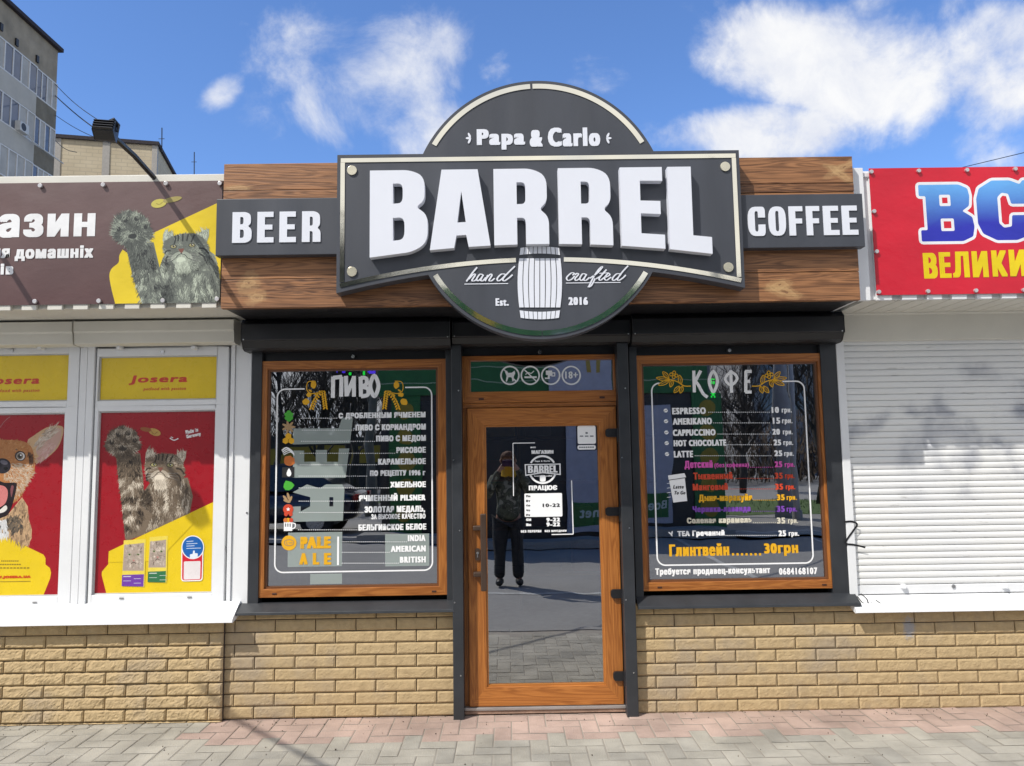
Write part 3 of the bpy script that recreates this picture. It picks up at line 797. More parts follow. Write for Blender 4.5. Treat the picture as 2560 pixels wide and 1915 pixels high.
    icon(lambda m_: blob(m_, WL, 302, 885, 31, 33, 7, n=9, wob=.35))
    def grain(m_):
        for a, b, c in ((285, 968, 50), (303, 955, 75), (315, 975, 115), (294, 985, 20)): blob(m_, WL, a, b, 24, 8, 8, an=c, Y=Y-.0002*c/20)
    icon(grain)
    def medal(m_):
        blob(m_, WL, 288, 1066, 12, 14, 3); blob(m_, WL, 318, 1066, 12, 14, 3, Y=Y-.0002); blob(m_, WL, 302, 1036, 32, 32, 3, n=22, Y=Y-.0005)
        m_.poly([[WL.w(302+(14 if i % 2 == 0 else 6)*math.sin(i*math.pi/5), 1036-(14 if i % 2 == 0 else 6)*math.cos(i*math.pi/5), Y-.001) for i in range(10)]], Y-.001, mi=0)
    icon(medal)
    def mug(m_):
        x0, x1, z0, z1 = WL.box(275, 1110, 328, 1172, Y); m_.face([(x0, Y, z0), (x1, Y, z0), (x1, Y, z1), (x0, Y, z1)], 0)
        stroke(m_, WL, [(328, 1122), (346, 1128), (344, 1150), (328, 1158)], 7, 0)
        for (x, c) in ((285, 4), (302, 1), (320, 3)): blob(m_, WL, x, 1104, 13, 14, c, Y=Y-.0006-.0002*c)
        for x in (286, 300, 314): stroke(m_, WL, [(x, 1125), (x, 1145)], 5, 9, Y=Y-.001, n=1)
    icon(mug)
    def keg(m_):
        blob(m_, WL, 307, 1247, 47, 47, 1, n=28)
        stroke(m_, WL, [(282, 1234), (312, 1226), (336, 1238), (330, 1258), (300, 1264), (280, 1254)], 5, 8, Y=Y-.0008, closed=True)
        stroke(m_, WL, [(290, 1240), (296, 1258)], 4, 8, Y=Y-.0008, n=1); stroke(m_, WL, [(304, 1246), (330, 1246)], 4, 8, Y=Y-.0008, n=1)
    icon(keg)
    # frosted letters and sheets on the inside of the pane
    YI = YG-.0025; mb = MB()
    L = lambda l: mb.poly([[WL.w(x, y, YI) for x, y in q] for q in l], YI)
    L([[(335, 530), (618, 528), (640, 462), (708, 462), (690, 622), (330, 630)]])
    L([[(335, 668), (402, 668), (402, 738), (475, 738), (475, 664), (545, 664), (545, 738), (615, 738), (620, 655), (685, 655), (662, 838), (330, 838)]])
    L([[(330, 930), (420, 880), (500, 905), (540, 880), (640, 880), (655, 905), (645, 1108), (320, 1115), (322, 1020), (380, 1018), (380, 1050), (440, 1018), (440, 960)], [(560, 960), (585, 960), (585, 1018), (560, 1018)]])
    mb.build('frosted_lettering', frost, win)
    for (a, b, c, d) in ((300, 1180, 640, 1395), (910, 1190, 1186, 1392), (440, 1440, 640, 1505)):
        mb = MB(); x0, x1, z0, z1 = WL.box(a, b, c, d, YI); mb.face([(x0, YI, z0), (x1, YI, z0), (x1, YI, z1), (x0, YI, z1)])
        mb.build('film_sheet', frost, win)
left_window()

def right_window():
    o = WR.box(75, 62, 1265, 1497, YF)
    win = window(WR, o, 0, 'brown framed window with the coffee menu in coloured lettering')
    Y = YG-.004; mb = MB()
    menu_frame(mb, WR, 185, 1124, 232, 1340, 212, 965, .05, .0085, 0)
    rows = [('ESPRESSO', 293, 387, 498, 427, 510, 890, 415, '10', 898, 383, 943, 419, 960, 1022, 0), ('AMERIKANO', 297, 450, 535, 490, 540, 890, 480, '15', 905, 448, 950, 485, 962, 1026, 0),
            ('CAPPUCCINO', 297, 519, 557, 558, 567, 888, 548, '20', 903, 516, 949, 552, 967, 1027, 0), ('HOT CHOCOLATE', 302, 583, 622, 621, 628, 902, 613, '25', 910, 581, 956, 617, 970, 1030, 0),
            ('LATTE', 303, 650, 420, 690, 427, 900, 680, '25', 915, 647, 963, 683, 975, 1034, 0), ('Детский', 368, 708, 540, 762, 765, 910, 750, '25', 917, 714, 963, 750, 978, 1040, 2),
            ('Тыквенный', 422, 780, 660, 824, 665, 912, 818, '35', 918, 783, 966, 820, 980, 1038, 3), ('Манговый', 418, 848, 632, 890, 640, 915, 882, '35', 920, 850, 968, 887, 984, 1042, 3),
            ('Дыня-маракуйя', 455, 913, 780, 965, 785, 925, 950, '35', 930, 915, 978, 951, 990, 1052, 1), ('Черника-лаванда', 418, 985, 770, 1030, 775, 925, 1018, '35', 930, 985, 978, 1022, 990, 1054, 5),
            ('Соленая карамель', 383, 1054, 778, 1098, 782, 928, 1087, '35', 930, 1056, 981, 1093, 998, 1060, 6), ('TEA Гречаный', 325, 1133, 612, 1176, 615, 932, 1165, '25', 940, 1134, 986, 1170, 1003, 1066, 0)]
    for (t, a, b, c, d, e, f, g, p, pa, pb, pc, pd, ga, gb, mi) in rows:
        WR.text(mb, t, a, b, c, d, Y, mi, .0064); dots(mb, WR, e, f, g, mi); WR.text(mb, p, pa, pb, pc, pd, Y, mi, .0065); WR.text(mb, 'грн.', ga, pb+10, gb, pd+6, Y, mi, .0045)
    WR.text(mb, '(без кофеина)', 550, 722, 760, 758, Y, 2, .003)
    WR.text(mb, 'Глинтвейн', 275, 1215, 640, 1291, Y, 1, .010); dots(mb, WR, 650, 842, 1280, 1, 27, 7)
    WR.text(mb, '30грн', 853, 1212, 1060, 1290, Y, 1, .010)
    WR.text(mb, 'Требуется продавец-консультант', 190, 1360, 890, 1410, Y, 0, .0065); WR.text(mb, '0684168107', 943, 1361, 1177, 1403, Y, 0, .0055)
    mb.build('menu_lettering', VIN, win)
    for y in (405, 470, 538, 603, 670):
        m2 = MB(); x = 254+(y-405)*.03; blob(m2, WR, x, y, 13, 12, 0); stroke(m2, WR, [(x-10, y+5), (x-2, y), (x+4, y), (x+11, y-6)], 2.5, 9, Y=Y-.0008); m2.build('menu_icon', VIN, win)
    mb = MB()
    for (x, y, an) in ((280, 1152, 40), (292, 1150, 100), (288, 1160, 60)): blob(mb, WR, x, y, 13, 4.5, 0, an=an, n=8, Y=Y-.0002*an/20)
    mb.build('menu_icon', VIN, win)
    mb = MB()
    for pts, n in (([(708, 140), (716, 425)], 1), ([(800, 140), (728, 280)], 1), ([(728, 280), (770, 330), (830, 440), (890, 490)], 5), ([(1195, 135), (1205, 430)], 1), ([(1395, 145), (1392, 425)], 1),
                   ([(1385, 150), (1470, 150)], 1), ([(1385, 282), (1450, 280)], 1), ([(1385, 420), (1470, 422)], 1)):
        stroke(mb, KF, pts, 42, 0, n=n)
    stroke(mb, KF, [(965, 150), (1020, 275), (965, 420), (910, 275)], 40, 0, n=6, closed=True)
    stroke(mb, KF, [(1200, 160), (1280, 240), (1200, 330), (1120, 250)], 36, 0, n=6, closed=True)
    mb.build('title_lettering', VIN, win)
    for sx in (1, -1):                 # coffee twigs in outline
        mb = MB(); M = lambda x, y: (x if sx > 0 else 2145-x, y)
        def leaf(x0, y0, x1, y1, w):
            dx, dy = x1-x0, y1-y0; l = math.hypot(dx, dy); nx_, ny_ = -dy/l*w, dx/l*w
            stroke(mb, KF, [M(x0, y0), M(x0+dx*.5+nx_, y0+dy*.5+ny_), M(x1, y1), M(x0+dx*.5-nx_, y0+dy*.5-ny_)], 11, 1, closed=True, n=5)
            stroke(mb, KF, [M(x0, y0), M(x0+dx*.8, y0+dy*.8)], 7, 1, n=1, Y=Y-.0004)
        stroke(mb, KF, [M(670, 343), M(580, 340), (M(500, 290)), M(430, 265), M(330, 250)], 14, 1)
        for q in ((540, 320, 520, 200, 26), (560, 345, 530, 435, 24), (520, 345, 450, 430, 26), (430, 262, 400, 355, 24), (400, 262, 215, 235, 26), (390, 270, 245, 330, 26), (380, 240, 300, 155, 26)): leaf(*q)
        for (x, y) in ((410, 190), (450, 165), (480, 205), (445, 225)): stroke(mb, KF, [M(x-20, y), M(x, y-22), M(x+20, y), M(x, y+22)], 11, 1, closed=True, n=4)
        mb.build('ornament', VIN, win)
    mb = MB()                          # paper cup sticker
    cup = [(275, 830), (370, 815), (385, 955), (300, 965)]
    mb.poly([[WR.w(x, y, Y) for x, y in cup]], Y)
    mb.poly([[WR.w(x, y, Y-.001) for x, y in ((268, 800), (368, 786), (378, 812), (272, 828))]], Y-.001)
    stroke(mb, WR, [(270, 829), (376, 813)], 4, 9, Y=Y-.0015, n=1)
    for t, a, b, c, d in (('Latte', 298, 858, 362, 880), ('To Go', 303, 894, 372, 916)): WR.text(mb, t, a, b, c, d, Y-.0015, 9, .003, .25)
    for i in range(4): stroke(mb, WR, [(262, 850+i*28), (280+i*2, 846+i*28)], 3, 0, n=1)
    mb.build('menu_icon', VIN, win)
right_window()

def door():
    YD = .015
    # outer frame
    x0, x1, z0, z1 = DR.box(88, 120, 1082, 415, .035)
    zb = D8.w(900, 1195, .03)[1]
    fx0, fx1 = D8.w(190, 600, .035)[0], D8.w(1540, 600, .035)[0]
    fx0 = (fx0+x0)/2; fx1 = (fx1+x1)/2
    mb = MB(); rnd = random.Random(5)
    mb.col = (.2, .42, 0); mb.box(fx0, fx0+.055, .045, .10, zb, z1, 1); mb.col = (.7, .45, 0); mb.box(fx1-.055, fx1, .045, .10, zb, z1, 1)
    mb.build('door_frame', [oak_h, oak_v], shop, bevel=.003)
    # transom light
    mb = MB(); I = fr_z(mb, fx0+.002, fx1-.002, z0, z1, .05, .03, .09, 0, 1, .070, .030)
    tr = mb.build('transom', [oak_h, oak_v], shop, bevel=.003)
    mb = MB(); mb.face([(I[0], .06, I[2]), (I[1], .06, I[2]), (I[1], .06, I[3]), (I[0], .06, I[3])]); mb.build('pane', glass, tr)
    mb = MB(); mb.col = (.1, .5, 0); mb.box(fx0+.004, fx1-.004, .036, .09, z0-.03, z0-.002); mb.build('rail', [oak_h, oak_v], tr, bevel=.003)
    for t in (.12, .87):
        mb = MB(); xx = fx0+(fx1-fx0)*t; mb.box(xx-.016, xx+.016, .027, .033, z0+.018, z0+.030); mb.build('drain_cap', MATS['cap_brown'], tr)
    Y = .056
    for i, cx in enumerate((716, 924, 1134, 1344)):
        m2 = MB(); c = TR.w(cx, 485, Y); k = .24412*2.49e-3
        m2.ring(c[0], c[1], 84*k, 100*k, Y, 0, 36)
        P = lambda x, y: (c[0]+x*k, c[1]-y*k)
        if i < 2:
            m2.ribbon([P(-62, -62), P(62, 62)], 12*k, Y-.001, 0)
        if i == 0:      # no dogs
            m2.poly([[P(-50, -35), P(-30, -50), P(-18, -25), P(20, -28), P(48, -48), P(55, -20), P(40, 10), P(38, 60), P(24, 60), P(18, 20), P(-15, 18), P(-30, 62), P(-44, 62), P(-34, 5)]], Y)
        if i == 1:      # no smoking
            m2.poly([[P(-60, 10), P(66, 10), P(66, 28), P(-60, 28)]], Y); m2.ribbon([P(-50, -10), P(-20, -30), P(10, -20), P(40, -45)], 9*k, Y)
        if i == 2:      # camera watch
            m2.poly([[P(-50, -50), P(15, -50), P(15, 5), P(-10, 5), P(-10, 36), P(-60, 36), P(-60, 22), P(-30, 22), P(-30, -5), P(-50, -5)]], Y)
            m2.poly([[P(8, -30), P(46, -30), P(46, 12), P(8, 12)], [P(18, -20), P(36, -20), P(36, 2), P(18, 2)]], Y-.001)
        if i == 3: text(m2, '18+', *[c[0]-62*k, c[0]+68*k, c[1]-34*k, c[1]+42*k], Y, 0, .004)
        m2.build('window_symbol', VIN, tr)
    # leaf
    lx0, lx1 = D8.w(232, 600, YD)[0], D8.w(1470, 500, YD)[0]; a = DR.w(120, 600, YD)[0]; b = DR.w(1050, 600, YD)[0]
    lx0 = (lx0+a)/2; lx1 = (lx1+b)/2
    lz1 = DR.w(600, 447, YD)[1]; lz0 = D8.w(900, 1170, YD)[1]
    mb = MB(); I = fr_z(mb, lx0, lx1, lz0, lz1, .106, YD, .075, 0, 1, .113)
    dr = mb.build('door', [oak_h, oak_v], shop, bevel=.004)
    mb = MB(); fr_z(mb, I[0], I[1], I[2], I[3], .010, YD+.010, .07, 0, 0); mb.build('glazing_bead', pm('bead_oak', (.40, .15, .03), .4), dr)
    mb = MB(); mb.face([(I[0], .039, I[2]), (I[1], .039, I[2]), (I[1], .051, I[3]), (I[0], .051, I[3])]); mb.build('pane', glass, dr)
    # pull handle: long bar on two stubs
    mb = MB(); hx = DR.w(222, 1350, YD-.06)[0]; zt = DR.w(222, 1115, YD-.06)[1]; zb_ = DR.w(225, 1600, YD-.06)[1]
    mb.box(hx-.017, hx+.017, YD-.07, YD-.035, zb_, zt)
    for yy in (1205, 1497):
        z = DR.w(222, yy, YD-.06)[1]; mb.box(hx-.062, hx+.012, YD-.052, YD-.0, z-.014, z+.014)
    mb.build('handle', bronze, dr, bevel=.006)
    mb = MB(); x, z = DR.w(186, 1368, YD); mb.poly([rounded([(x-.016, z-.036, .015), (x+.016, z-.036, .015), (x+.016, z+.036, .015), (x-.016, z+.036, .015)])], YD-.008, YD+.002)
    mb.disc(x, z+.008, .008, YD-.011, 1, y1=YD); mb.box(x-.003, x+.003, YD-.010, YD-.006, z-.018, z+.006, 1)
    mb.build('lock', [bronze, steel], dr)
    for yy in (605, 1097):
        z = DR.w(1040, yy, YD)[1]; hinge(dr, DR.w(985, yy, YD)[0], lx1, z)
    for (xx, yy) in ((1420, 265), (1440, 925)):
        z = D8.w(xx, yy, YD)[1]; hinge(dr, D8.w(xx-50, yy, YD)[0], lx1, z)
    # threshold
    mb = MB(); zt = D8.w(900, 1180, .0)[1]
    mb.box(fx0-.0, fx1, .012, .11, .005, zt-.02); 
    mb.build('step', pm('step_stone', (.34, .22, .16), .9, var=.35, scale=14, bump=.5), shop, bevel=.004)
    mb = MB(); mb.box(fx0+.002, fx1-.002, .004, .10, zt-.018, zt); mb.build('threshold', pm('alu', (.45, .44, .43), .4, metal=.7), shop, bevel=.003)
    # lettering on the glass
    Y = .036; mb = MB(); R = DL
    for l in (([(22, 945), (14, 165), (340, 160)], 12), ([(880, 715), (905, 1508), (585, 1515)], 13)):
        p = R.pts(l[0], Y); k = l[1]*.16923*2.48e-3
        for a_, b_ in zip(p, p[1:]): mb.ribbon([a_, b_], k, Y-(0 if a_ is p[0] else .0003))
    R.text(mb, 'ФОП', 270, 215, 350, 240, Y, 0, .003)
    R.text(mb, 'МАГАЗИН', 288, 268, 612, 322, Y, 0, .006)
    R.text(mb, 'ПРАЦЮЄ', 248, 788, 668, 872, Y, 0, .006)
    R.text(mb, 'Сб', 208, 1278, 285, 1314, Y, 0, .006); R.text(mb, 'Вс', 208, 1352, 285, 1390, Y, 0, .006)
    R.text(mb, '9-22', 508, 1265, 710, 1325, Y, 0, .006); R.text(mb, '9-22', 508, 1335, 710, 1395, Y, 0, .006)
    R.text(mb, 'БЕЗ ПЕРЕРВИ', 130, 1448, 435, 1486, Y, 0, .005); R.text(mb, 'БЕЗ ВИХІДНИХ', 482, 1445, 812, 1483, Y, 0, .005)
    mb.build('door_lettering', VIN, dr)
    mb = MB(); c = R.w(452, 555, Y); k = .16923*2.48e-3          # round emblem like the big sign
    P = lambda x, y: (c[0]+x*k, c[1]-y*k)
    mb.ring(c[0], c[1], 183*k, 210*k, Y, 0, 44, rad(30), rad(150)); mb.ring(c[0], c[1], 183*k, 210*k, Y, 0, 44, rad(203), rad(337))
    o = [P(-262, -82), P(265, -84), P(265, 84), P(0, 52), P(-255, 90)]; ii = [P(-246, -68), P(248, -70), P(248, 66), P(0, 36), P(-240, 70)]
    mb.poly([o, ii], Y)
    for ch, a_, b_ in (('B', -215, -140), ('A', -135, -58), ('R', -52, 16), ('R', 24, 92), ('E', 100, 152), ('L', 158, 218)):
        block(mb, ch, c[0]+a_*k, c[0]+b_*k, lambda x: c[1]-(46-.0*abs(x))*k, c[1]+60*k, Y-.001)
    text(mb, 'Papa & Carlo', *P(-112, -110), *P(0, 0), Y) if False else text(mb, 'Papa & Carlo', c[0]-112*k, c[0]+112*k, c[1]+108*k, c[1]+136*k, Y, 0, .003)
    mb.poly([smooth_path([P(-36, 85), P(36, 85), P(42, 125), P(34, 172), P(-34, 172), P(-42, 125)], 4, True)], Y)
    text(mb, 'hand', c[0]-125*k, c[0]-50*k, c[1]-102*k, c[1]-80*k, Y, 0, .002, .2); text(mb, 'crafted', c[0]+50*k, c[0]+135*k, c[1]-104*k, c[1]-80*k, Y, 0, .002, .2)
    mb.build('emblem', VIN, dr)
    mb = MB(); b_ = R.box(185, 905, 742, 1252, Y); mb.poly([rounded([(b_[0], b_[2], .008), (b_[1], b_[2], .008), (b_[1], b_[3], .008), (b_[0], b_[3], .008)])], Y)
    for i, t in enumerate(('Пн', 'Вт', 'Ср', 'Чт', 'Пт')): R.text(mb, t, 208, 932+i*70, 270, 962+i*70, Y-.001, 1, .003)
    R.text(mb, '10-22', 452, 1055, 708, 1108, Y-.001, 1, .0045)
    mb.build('schedule_plate', [vinyl_white, vinyl_black], dr)
    mb = MB(); R2 = DR
    for (bx, mi) in ((R2.box(806, 556, 932, 718, Y), 1),):
        mb.poly([rounded([(bx[0], bx[2], .014), (bx[1], bx[2], .014), (bx[1], bx[3], .014), (bx[0], bx[3], .014)])], Y, mi=1)
    for q in ((812, 562, 926, 676), (812, 684, 926, 712)):
        bx = R2.box(*q, Y-.001); mb.poly([rounded([(bx[0], bx[2], .012), (bx[1], bx[2], .012), (bx[1], bx[3], .012), (bx[0], bx[3], .012)])], Y-.001, mi=0)
    for i in range(3): bx = R2.box(826+i*32, 624, 848+i*32, 632, Y-.002); mb.face([(bx[0], Y-.002, bx[2]), (bx[1], Y-.002, bx[2]), (bx[1], Y-.002, bx[3]), (bx[0], Y-.002, bx[3])], 2)
    bx = R2.box(862, 602, 876, 614, Y-.002); mb.face([(bx[0], Y-.002, bx[2]), (bx[1], Y-.002, bx[2]), (bx[1], Y-.002, bx[3]), (bx[0], Y-.002, bx[3])], 2)
    bx = R2.box(822, 693, 918, 702, Y-.002)
    for i in range(7): w_ = (bx[1]-bx[0])/7; mb.face([(bx[0]+i*w_, Y-.002, bx[2]), (bx[0]+(i+.75)*w_, Y-.002, bx[2]), (bx[0]+(i+.75)*w_, Y-.002, bx[3]), (bx[0]+i*w_, Y-.002, bx[3])], 2)
    mb.build('sticker', [vinyl_white, pm('navy', (.012, .016, .04), .5), pm('grey_ink', (.25, .26, .28), .5)], dr)
def hinge(dr, x0, x1, z):
    mb = MB(); mb.poly([rounded([(x0, z-.028, .02), (x1-.002, z-.028, .0), (x1-.002, z+.024, .0), (x0, z+.024, .02)])], -.006, .016)
    mb.tube([(x1+.012, -.002, z-.062), (x1+.012, -.002, z+.026)], .015, 10)
    mb.box(x1-.002, x1+.030, -.004, .030, z-.02, z+.02)
    mb.build('hinge', black_metal, dr, bevel=.003)
door()

# ================================================================== THE SIGNS
def main_sign():
    YS = -.585; YP = YS+.001
    P = lambda x, y, Y=YS: SG.w(x, y, Y)
    t = thing('shop_sign', 'big dark grey round and ribbon shaped sign with raised white letters', 'sign', (0, -.5, 2.2))
    cx, cz = P(1103, 720); R = (P(1775, 720)[0]-P(431, 720)[0])/2
    zt_c, zb_c = P(1105, 46)[1], P(1105, 1394)[1]; cz = (zt_c+zb_c)/2; K = (zt_c-zb_c)/2/R      # the disc is very slightly taller than wide
    xl, xr = P(46, 780)[0], P(2160, 780)[0]; zt = (P(46, 430)[1]+P(2150, 410)[1])/2
    zlow = (P(46, 1150)[1]+P(2168, 1130)[1])/2; zmid = (P(540, 1052)[1]+P(1688, 1045)[1])/2
    arc = lambda x: zlow+(zarc-zlow)*(1-((x-cx)/((xr-xl)/2))**2)
    zarc = zlow+(zmid-zlow)/(1-((P(540, 1050)[0]-cx)/((xr-xl)/2))**2)
    # outline: ribbon plate joined with the disc
    out = []
    at = math.asin((zt-cz)/R/K); n = 60
    for i in range(n+1):
        a = math.pi-at-(math.pi-2*at)*i/n; out.append((cx+R*math.cos(a), cz+K*R*math.sin(a)))
    out += [(xr, zt), (xr, zlow)]
    # right lower arc to where it meets the circle
    xs = xr; k = 0
    pts = []
    x = xr
    while math.hypot(x-cx, (arc(x)-cz)/K) > R: x -= .004
    xi = x
    for i in range(1, 25): q = xr+(xi-xr)*i/24; out.append((q, arc(q)))
    a0 = math.atan2((arc(xi)-cz)/K, xi-cx); a1 = -math.pi-a0
    for i in range(1, n): a = a0+(a1-a0)*i/n; out.append((cx+R*math.cos(a), cz+K*R*math.sin(a)))
    for i in range(0, 25): q = (2*cx-xi)+(xl-(2*cx-xi))*i/24; out.append((q, arc(q)))
    out += [(xl, zlow), (xl, zt)]
    clean = [out[0]]
    for p in out[1:]:
        if math.hypot(p[0]-clean[-1][0], p[1]-clean[-1][1]) > 1e-4: clean.append(p)
    mb = MB(); mb.poly([clean], YS, -.495); mb.build('board', [board_paint], t)
    # mirror strips
    w = .024; d = .020
    def strip(pts, closed=False, ww=w):
        mb = MB(); y0 = YS-.004
        Pp = [Vector(p) for p in pts]
        mb.ribbon(pts, ww, y0, 0, closed); return mb.build('gold_trim', gold, t)
    ti = zt-.033
    strip([(xl+.02, ti), (xr-.02, ti)])
    # side and bottom strips end to end with the top one
    for s, xx in ((1, xl+.031), (-1, xr-.031)):
        strip([(xx, ti-w/2-.001), (xx, arc(xx)+.052)])
    g = P(980, 970)[0]; g2 = P(1230, 970)[0]
    strip([(q, arc(q)+.036) for q in [xl+.02+(g-xl-.02)*i/30 for i in range(31)]])
    strip([(q, arc(q)+.036) for q in [g2+(xr-.02-g2)*i/30 for i in range(31)]])
    Ri = R-.032
    for (a, b) in ((148.5, 93.3), (92.2, 31.5)): strip([(cx+Ri*math.cos(rad(a+(b-a)*i/40)), cz+K*Ri*math.sin(rad(a+(b-a)*i/40))) for i in range(41)], ww=.028)
    for (a, b) in ((212, 270), (270.4, 328)): strip([(cx+Ri*math.cos(rad(a+(b-a)*i/40)), cz+K*Ri*math.sin(rad(a+(b-a)*i/40))) for i in range(41)], ww=.028)
    for (x, y) in ((126, 515), (126, 1043), (2071, 495), (2088, 1020)):
        m2 = MB(); p = P(x, y); m2.disc(*p, .027, YS-.008, n=28, y1=YS+.002); m2.build('bolt_cap', pm('champagne', (.78, .72, .55), .28, metal=.9), t, bevel=.002)
    # raised letters with an arched foot
    bp = [(218, 968), (530, 931), (865, 903), (1105, 897), (1490, 904), (1760, 924), (2005, 948)]
    bw = [P(x, y, YS-.05) for x, y in bp]
    # quadratic fit through three of them
    xa, za = bw[0]; xb, zb = bw[3]; xc, zc = bw[6]
    def foot(x): return za*(x-xb)*(x-xc)/((xa-xb)*(xa-xc))+zb*(x-xa)*(x-xc)/((xb-xa)*(xb-xc))+zc*(x-xa)*(x-xb)/((xc-xa)*(xc-xb))
    ztop = (P(300, 514, YS-.05)[1]+P(1845, 493, YS-.05)[1])/2
    for ch, a, b in (('B', 218, 520), ('A', 530, 848), ('R', 865, 1155), ('R', 1203, 1489), ('E', 1527, 1760), ('L', 1777, 2005)):
        x0, x1 = P(a, 700, YS-.05)[0], P(b, 900, YS-.05)[0]
        m2 = MB(); block(m2, ch, x0, x1, foot, ztop, YS-.05, YS+.002); m2.build('letter', letter_white, t)
    # small lettering
    mb = MB(); Y = YS-.003
    X0, X1, Z0, Z1 = SG.box(776, 292, 1420, 402, Y)
    for word, a, b, y0, y1 in (('Papa', 776, 1028, 297, 405), ('&', 1052, 1120, 302, 390), ('Carlo', 1147, 1420, 289, 388)):
        SG.text(mb, word, a, y0, b, y1, Y, 0, .017)
    SG.text(mb, 'Est.', 874, 1180, 943, 1220, Y, 0, .007); SG.text(mb, '2016', 1254, 1174, 1356, 1216, Y, 0, .008)
    for x, s in ((735, -1), (1463, 1)):
        for an in (0, 65, -65):
            q = (x+s*(8+8*math.cos(rad(an)))-s*14, 345+16*math.sin(rad(an)))
            blob(mb, SG, *q, 15, 6, 0, an=an*s if an else 0, n=10, Y=Y-.0003*abs(an)/20-.0001*an/65)
    # script
    def sc(pts, w0): 
        p = smooth_path(pts, 6); q = [HC.w(x, y, Y) for x, y in p]; k = HC.o[2]*2.15e-3
        ws = []
        for i in range(len(q)):
            a_ = q[max(0, i-1)]; b_ = q[min(len(q)-1, i+1)]
            ws.append(k*(w0*(.55+.75*abs(b_[1]-a_[1])/(1e-6+math.hypot(b_[0]-a_[0], b_[1]-a_[1])))))
        mb.ribbon(q, ws, Y-.0002*len(mb.f)/400)
    for l in ([(30, 220), (100, 120), (165, 42)], [(60, 190), (120, 130), (140, 140), (100, 205), (130, 212), (165, 185)],
              [(235, 135), (200, 130), (160, 185), (175, 212), (215, 180), (245, 135)], [(245, 135), (210, 200), (235, 212), (275, 170)],
              [(300, 140), (265, 215)], [(275, 190), (330, 130), (350, 145), (315, 205), (345, 212), (385, 180)],
              [(528, 132), (470, 128), (418, 182), (432, 213), (480, 185), (528, 132)], [(640, 28), (560, 105), (490, 185), (505, 213), (565, 175), (610, 135)]): sc(l, 17)
    for l in ([(1362, 142), (1385, 120), (1348, 114), (1290, 170), (1306, 207), (1355, 190), (1392, 150)], [(1398, 140), (1415, 118), (1438, 132), (1395, 185), (1412, 208), (1458, 178)],
              [(1530, 130), (1490, 125), (1455, 180), (1475, 208), (1515, 170), (1540, 128)], [(1540, 130), (1505, 195), (1530, 207), (1575, 170)],
              [(1580, 180), (1680, 110), (1740, 35), (1700, 60), (1630, 160), (1575, 270), (1560, 292), (1600, 270), (1650, 180)], [(1650, 190), (1720, 150), (1790, 70)],
              [(1770, 90), (1700, 180), (1715, 205), (1760, 170)], [(1700, 118), (1820, 112)], [(1765, 175), (1830, 140), (1810, 120), (1765, 175), (1790, 205), (1850, 165)],
              [(1972, 128), (1918, 125), (1866, 180), (1880, 208), (1928, 178), (1972, 128)], [(2062, 22), (1990, 100), (1930, 185), (1945, 207), (2000, 172), (2032, 138)]): sc(l, 16)
    for (a, b, y0, y1) in ((5, 555, 252, 245), (1280, 1968, 239, 231)): mb.ribbon([HC.w(a, y0, Y), HC.w(b, y1, Y)], .0045, Y)
    mb.build('lettering', letter_white, t)
    # barrel emblem
    mb = MB(); Y = YS-.005
    xc_ = 1105
    def side(u, y):       # u -1..1 across, bulging staves
        h = 100+18*math.cos((y-1098)/185*1.5)
        return P(xc_+u*h, y, Y)
    for (y0, y1, n_) in ((918, 955, 9), (972, 1228, 8), (1243, 1282, 9)):
        for i in range(n_):
            a = -1+2*(i+.07)/n_; b = -1+2*(i+.93)/n_; l = []; r = []
            for j in range(9):
                yy = y0+(y1-y0)*j/8
                bow = lambda u: 8*(1-u*u)*(1 if y0 > 1000 and yy > 1200 else -1 if yy < 960 else 0)
                l.append(side(a, yy+bow(a))); r.append(side(b, yy+bow(b)))
            mb.poly([l+r[::-1]], Y)
    mb.build('barrel_emblem', letter_white, t)
main_sign()

def side_sign(word, box, letters, label, Yf):
    t = thing('sign_board', label, 'sign board', (box[0], -.5, box[2]), group='grey side boards on the plank fascia')
    mb = MB(); mb.box(box[0], box[1], Yf, -.492, box[2], box[3]); mb.build('board', board_paint, t, bevel=.003)
    for (ch, x0, x1, z0, z1) in letters:
        mb = MB(); block(mb, ch, x0, x1, z0, z1, Yf-.005, Yf+.001); mb.build('letter', letter_white, t)
def side_signs():
    Yf = -.55
    xl = A1.w(1090, 1140, Yf)[0]; xr = SG.w(60, 800, Yf)[0]
    zt = A1.w(1380, 1001, Yf)[1]; zb = A1.w(1380, 1287, Yf)[1]
    ls = []
    for ch, a, b in (('B', 1170, 1268), ('E', 1296, 1379), ('E', 1408, 1492), ('R', 1522, 1616)):
        x0 = A1.w(a, 1140, Yf-.012)[0]; x1 = A1.w(b, 1140, Yf-.012)[0]; ls.append((ch, x0, x1, A1.w(1390, 1221, Yf-.012)[1], A1.w(1390, 1066, Yf-.012)[1]))
    side_sign('BEER', (xl, xr, zb, zt), ls, 'dark grey board reading BEER in white block letters', Yf)
    xl = SG.w(2140, 800, Yf)[0]; xr = RB.w(1105, 590, Yf)[0]; zt = RB.w(700, 402, Yf)[1]; zb = RB.w(700, 770, Yf)[1]
    ls = []
    for ch, a, b in (('C', 307, 427), ('O', 450, 570), ('F', 592, 688), ('F', 712, 805), ('E', 830, 938), ('E', 960, 1068)):
        x0 = RB.w(a, 590, Yf-.012)[0]; x1 = RB.w(b, 590, Yf-.012)[0]; ls.append((ch, x0, x1, RB.w(690, 684, Yf-.012)[1], RB.w(690, 482, Yf-.012)[1]))
    side_sign('COFFEE', (xl, xr, zb, zt), ls, 'dark grey board reading COFFEE in white block letters', Yf)
side_signs()

